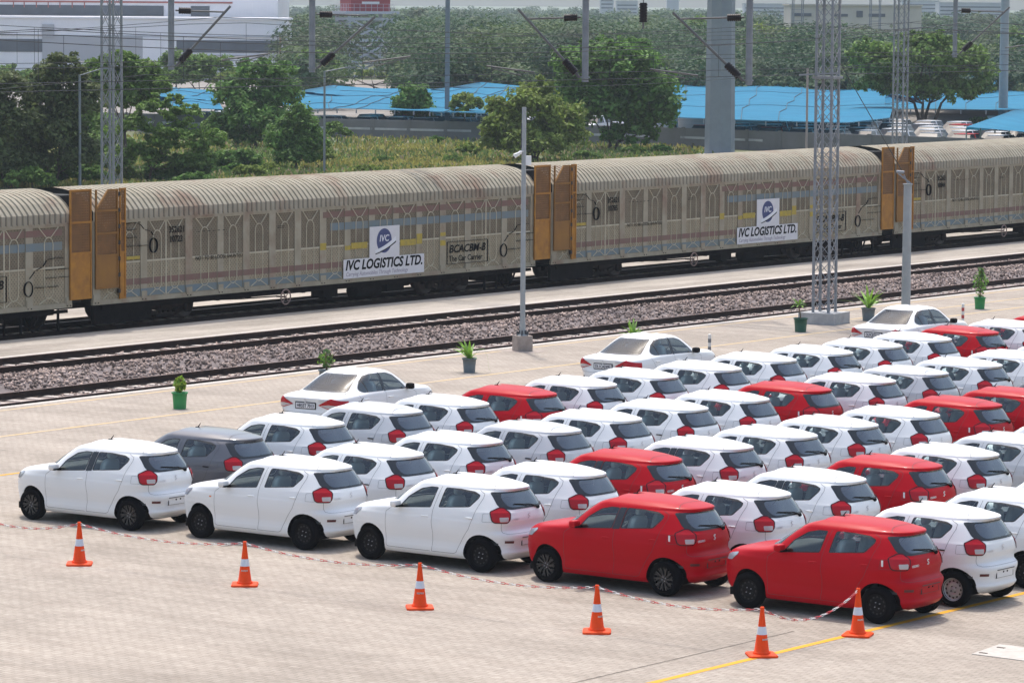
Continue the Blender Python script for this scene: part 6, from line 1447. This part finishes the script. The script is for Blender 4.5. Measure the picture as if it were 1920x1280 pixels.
for d, a, c, y0, lab in ((1250,1760,1892,6,'far grey-blue block at the upper right edge'),(1500,1125,1150,-6,'faint distant tower above the woods'),(1600,1250,1272,-25,'faint distant tower left of the big pole'),(1400,1690,1760,2,'faint distant block right of the cream building'),(1450,1155,1195,3,'faint low distant block beside the distant tower'),(1300,1395,1480,8,'faint distant block left of the cream building')):
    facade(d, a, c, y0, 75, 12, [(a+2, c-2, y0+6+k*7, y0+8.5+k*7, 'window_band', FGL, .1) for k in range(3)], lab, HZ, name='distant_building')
# ---- red water tank on a steel tower
TW = mat('tower_steel', (.55, .56, .62), .6, metal=.1); TRED = mat('tank_red', (.34, .04, .05), .6, vary=.1, scale=.8)
base = dp(684, 140, 505); t = thing('water_tower', (base[0], base[1], GZ), 'red tank on a braced steel tower behind the blue nets', 'water tower', None, PSI+R(18)); zz = lambda y: float(dp(684, y, 505)[2])-GZ
b = MB(); h = 3.0
for sx in (-1, 1):
    for sy in (-1, 1): b.bar((sx*h, sy*h, 0), (sx*h, sy*h, zz(24)),   .42, .42, up=(1, 0, 0))
lv = [0, zz(118), zz(76), zz(36), zz(26)]
for i in range(1, 4):
    for s in (-1, 1):
        b.bar((-h, s*h, lv[i]), (h, s*h, lv[i]), .36, .36); b.bar((s*h, -h, lv[i]), (s*h, h, lv[i]), .36, .36)
        b.bar((-h, s*h, lv[i-1]), (h, s*h, lv[i]), .26, .26); b.bar((h, s*h, lv[i-1]), (-h, s*h, lv[i]), .26, .26); b.bar((s*h, -h, lv[i-1]), (s*h, h, lv[i]), .26, .26); b.bar((s*h, h, lv[i-1]), (s*h, -h, lv[i]), .26, .26)
b.build('tower_frame', TW, t); b = MB(); b.box((0, 0, zz(24)), (7.4, 7.4, .35)); b.box((3.3, 0, zz(38)), (2.2, 1.2, .2)); b.build('platform', TW, t); b = MB()
for k in range(9):
    for s in (-1, 1): x = -3.2+.8*k; b.tube((x, s*3.2, zz(24)), (x, s*3.2, zz(8)), .03, n=4); b.tube((s*3.2, x, zz(24)), (s*3.2, x, zz(8)), .03, n=4)
for s in (-1, 1):
    for z in (zz(8), zz(15)): b.tube((-3.2, s*3.2, z), (3.2, s*3.2, z), .03, n=4); b.tube((s*3.2, -3.2, z), (s*3.2, 3.2, z), .03, n=4)
b.build('railing', TW, t); b = MB(); b.box((0, 0, (zz(23)+zz(-60))/2), (5.4, 5.4, zz(-60)-zz(23))); b.build('tank', TRED, t)
b = MB(); b.box((0, -2.72, zz(6)), (2.4, .04, .35)); b.build('tank_lettering_strip', WHT, t)
for x, yb in ((1495, 90), (1640, 95)):
    p = dp(x, yb, 520); lattice_mast((p[0], p[1], GZ), .4, 1.3, 12.5, 'far slim lattice mast before the left part of the cream building' if x < 1600 else 'far slim lattice mast before the right part of the cream building', .06, 1.5, .06, False, TW, group='far lattice masts')

# ---- wood beyond (one far mass of tree crowns)
r = np.random.default_rng(31); C_ = []
for _ in range(9500):
    D = 320+1900*r.random()**1.6; x = r.uniform(-60, 1980)
    if D < 345: continue
    p = dp(x, 0, D); p[2] = GZ
    if x < 560 and D < 520: continue
    if 1470 < x < 1740 and 520 < D < 590: continue
    if 612 < x < 750 and D < 525: continue
    dens = math.sin(p[0]*.031+1.3)*math.cos(p[1]*.027)+.6*math.sin(p[0]*.083+p[1]*.06)
    if dens < -.55 and r.random() < .75: continue
    big = r.random() < .16; rr = r.uniform(4.2, 7.0) if big else r.uniform(1.6, 3.8)
    C_.append((p[0], p[1], D, rr, (r.uniform(6.2, 9.0) if big else r.uniform(2.4, 5.6))+.5*dens))
C_ = np.array(C_); print('wood crowns', len(C_))
Vs, Mi = [], []
for i, (x, y, D, rr, hh) in enumerate(C_):
    n, sz = (380, .32) if D < 460 else (190, .45) if D < 650 else (70, .78); n = int(n*(rr/3.0)**1.3)
    lobes = r.normal(size=(5, 3)); lobes /= np.linalg.norm(lobes, axis=1, keepdims=True); lobes[:, 2] = np.abs(lobes[:, 2])*.9
    e = r.normal(size=(n, 3)); e /= np.linalg.norm(e, axis=1, keepdims=True); k = r.integers(0, 5, n); e[:, 2] = np.where(e[:, 2] < -.4, -e[:, 2], e[:, 2])
    q = lobes[k]*.5+e*(.5*r.uniform(.7, 1.05, (n, 1)))
    P = np.array([x, y, hh*.50+GZ])+q*np.array([rr, rr, hh*.52])
    tone = math.sin(x*.05+2)+math.cos(y*.043)+r.normal(0, .8); Vs.append(cards(P, sz, nrm=e+np.array([0, 0, .5]), rng=r, spread=.4)); Mi += [0 if tone < -.5 else 1 if tone < .7 else 2 if tone < 1.5 else 3]*n
FL = [leafmat('wood_dark', (.045, .095, .045), .22), leafmat('wood_mid', (.065, .125, .052), .22), leafmat('wood_light', (.098, .152, .055), .22), leafmat('wood_olive', (.075, .11, .055), .22)]  # greens turned bluish and flattened, distance haze put into the colour
tag(link('far_wood', soup('far_wood', np.vstack(Vs), 4, FL, midx=Mi)), kind='stuff')

# ---- hazy air
hv = bpy.data.materials.new('hazy_air'); hv.use_nodes = True; nt = hv.node_tree; nt.nodes.clear(); o = nt.nodes.new('ShaderNodeOutputMaterial'); v = nt.nodes.new('ShaderNodeVolumePrincipled')
v.inputs['Color'].default_value = (.62, .71, .82, 1); v.inputs['Density'].default_value = .00016; v.inputs['Anisotropy'].default_value = .2; nt.links.new(v.outputs[0], o.inputs['Volume']); hv.cycles.homogeneous_volume = True
b = MB(); b.box((-1300, 1700, 29.0), (4600, 4600, 62)); hz = b.build('haze', hv); tag(hz, kind='stuff'); hz.location = (0, 0, 0)
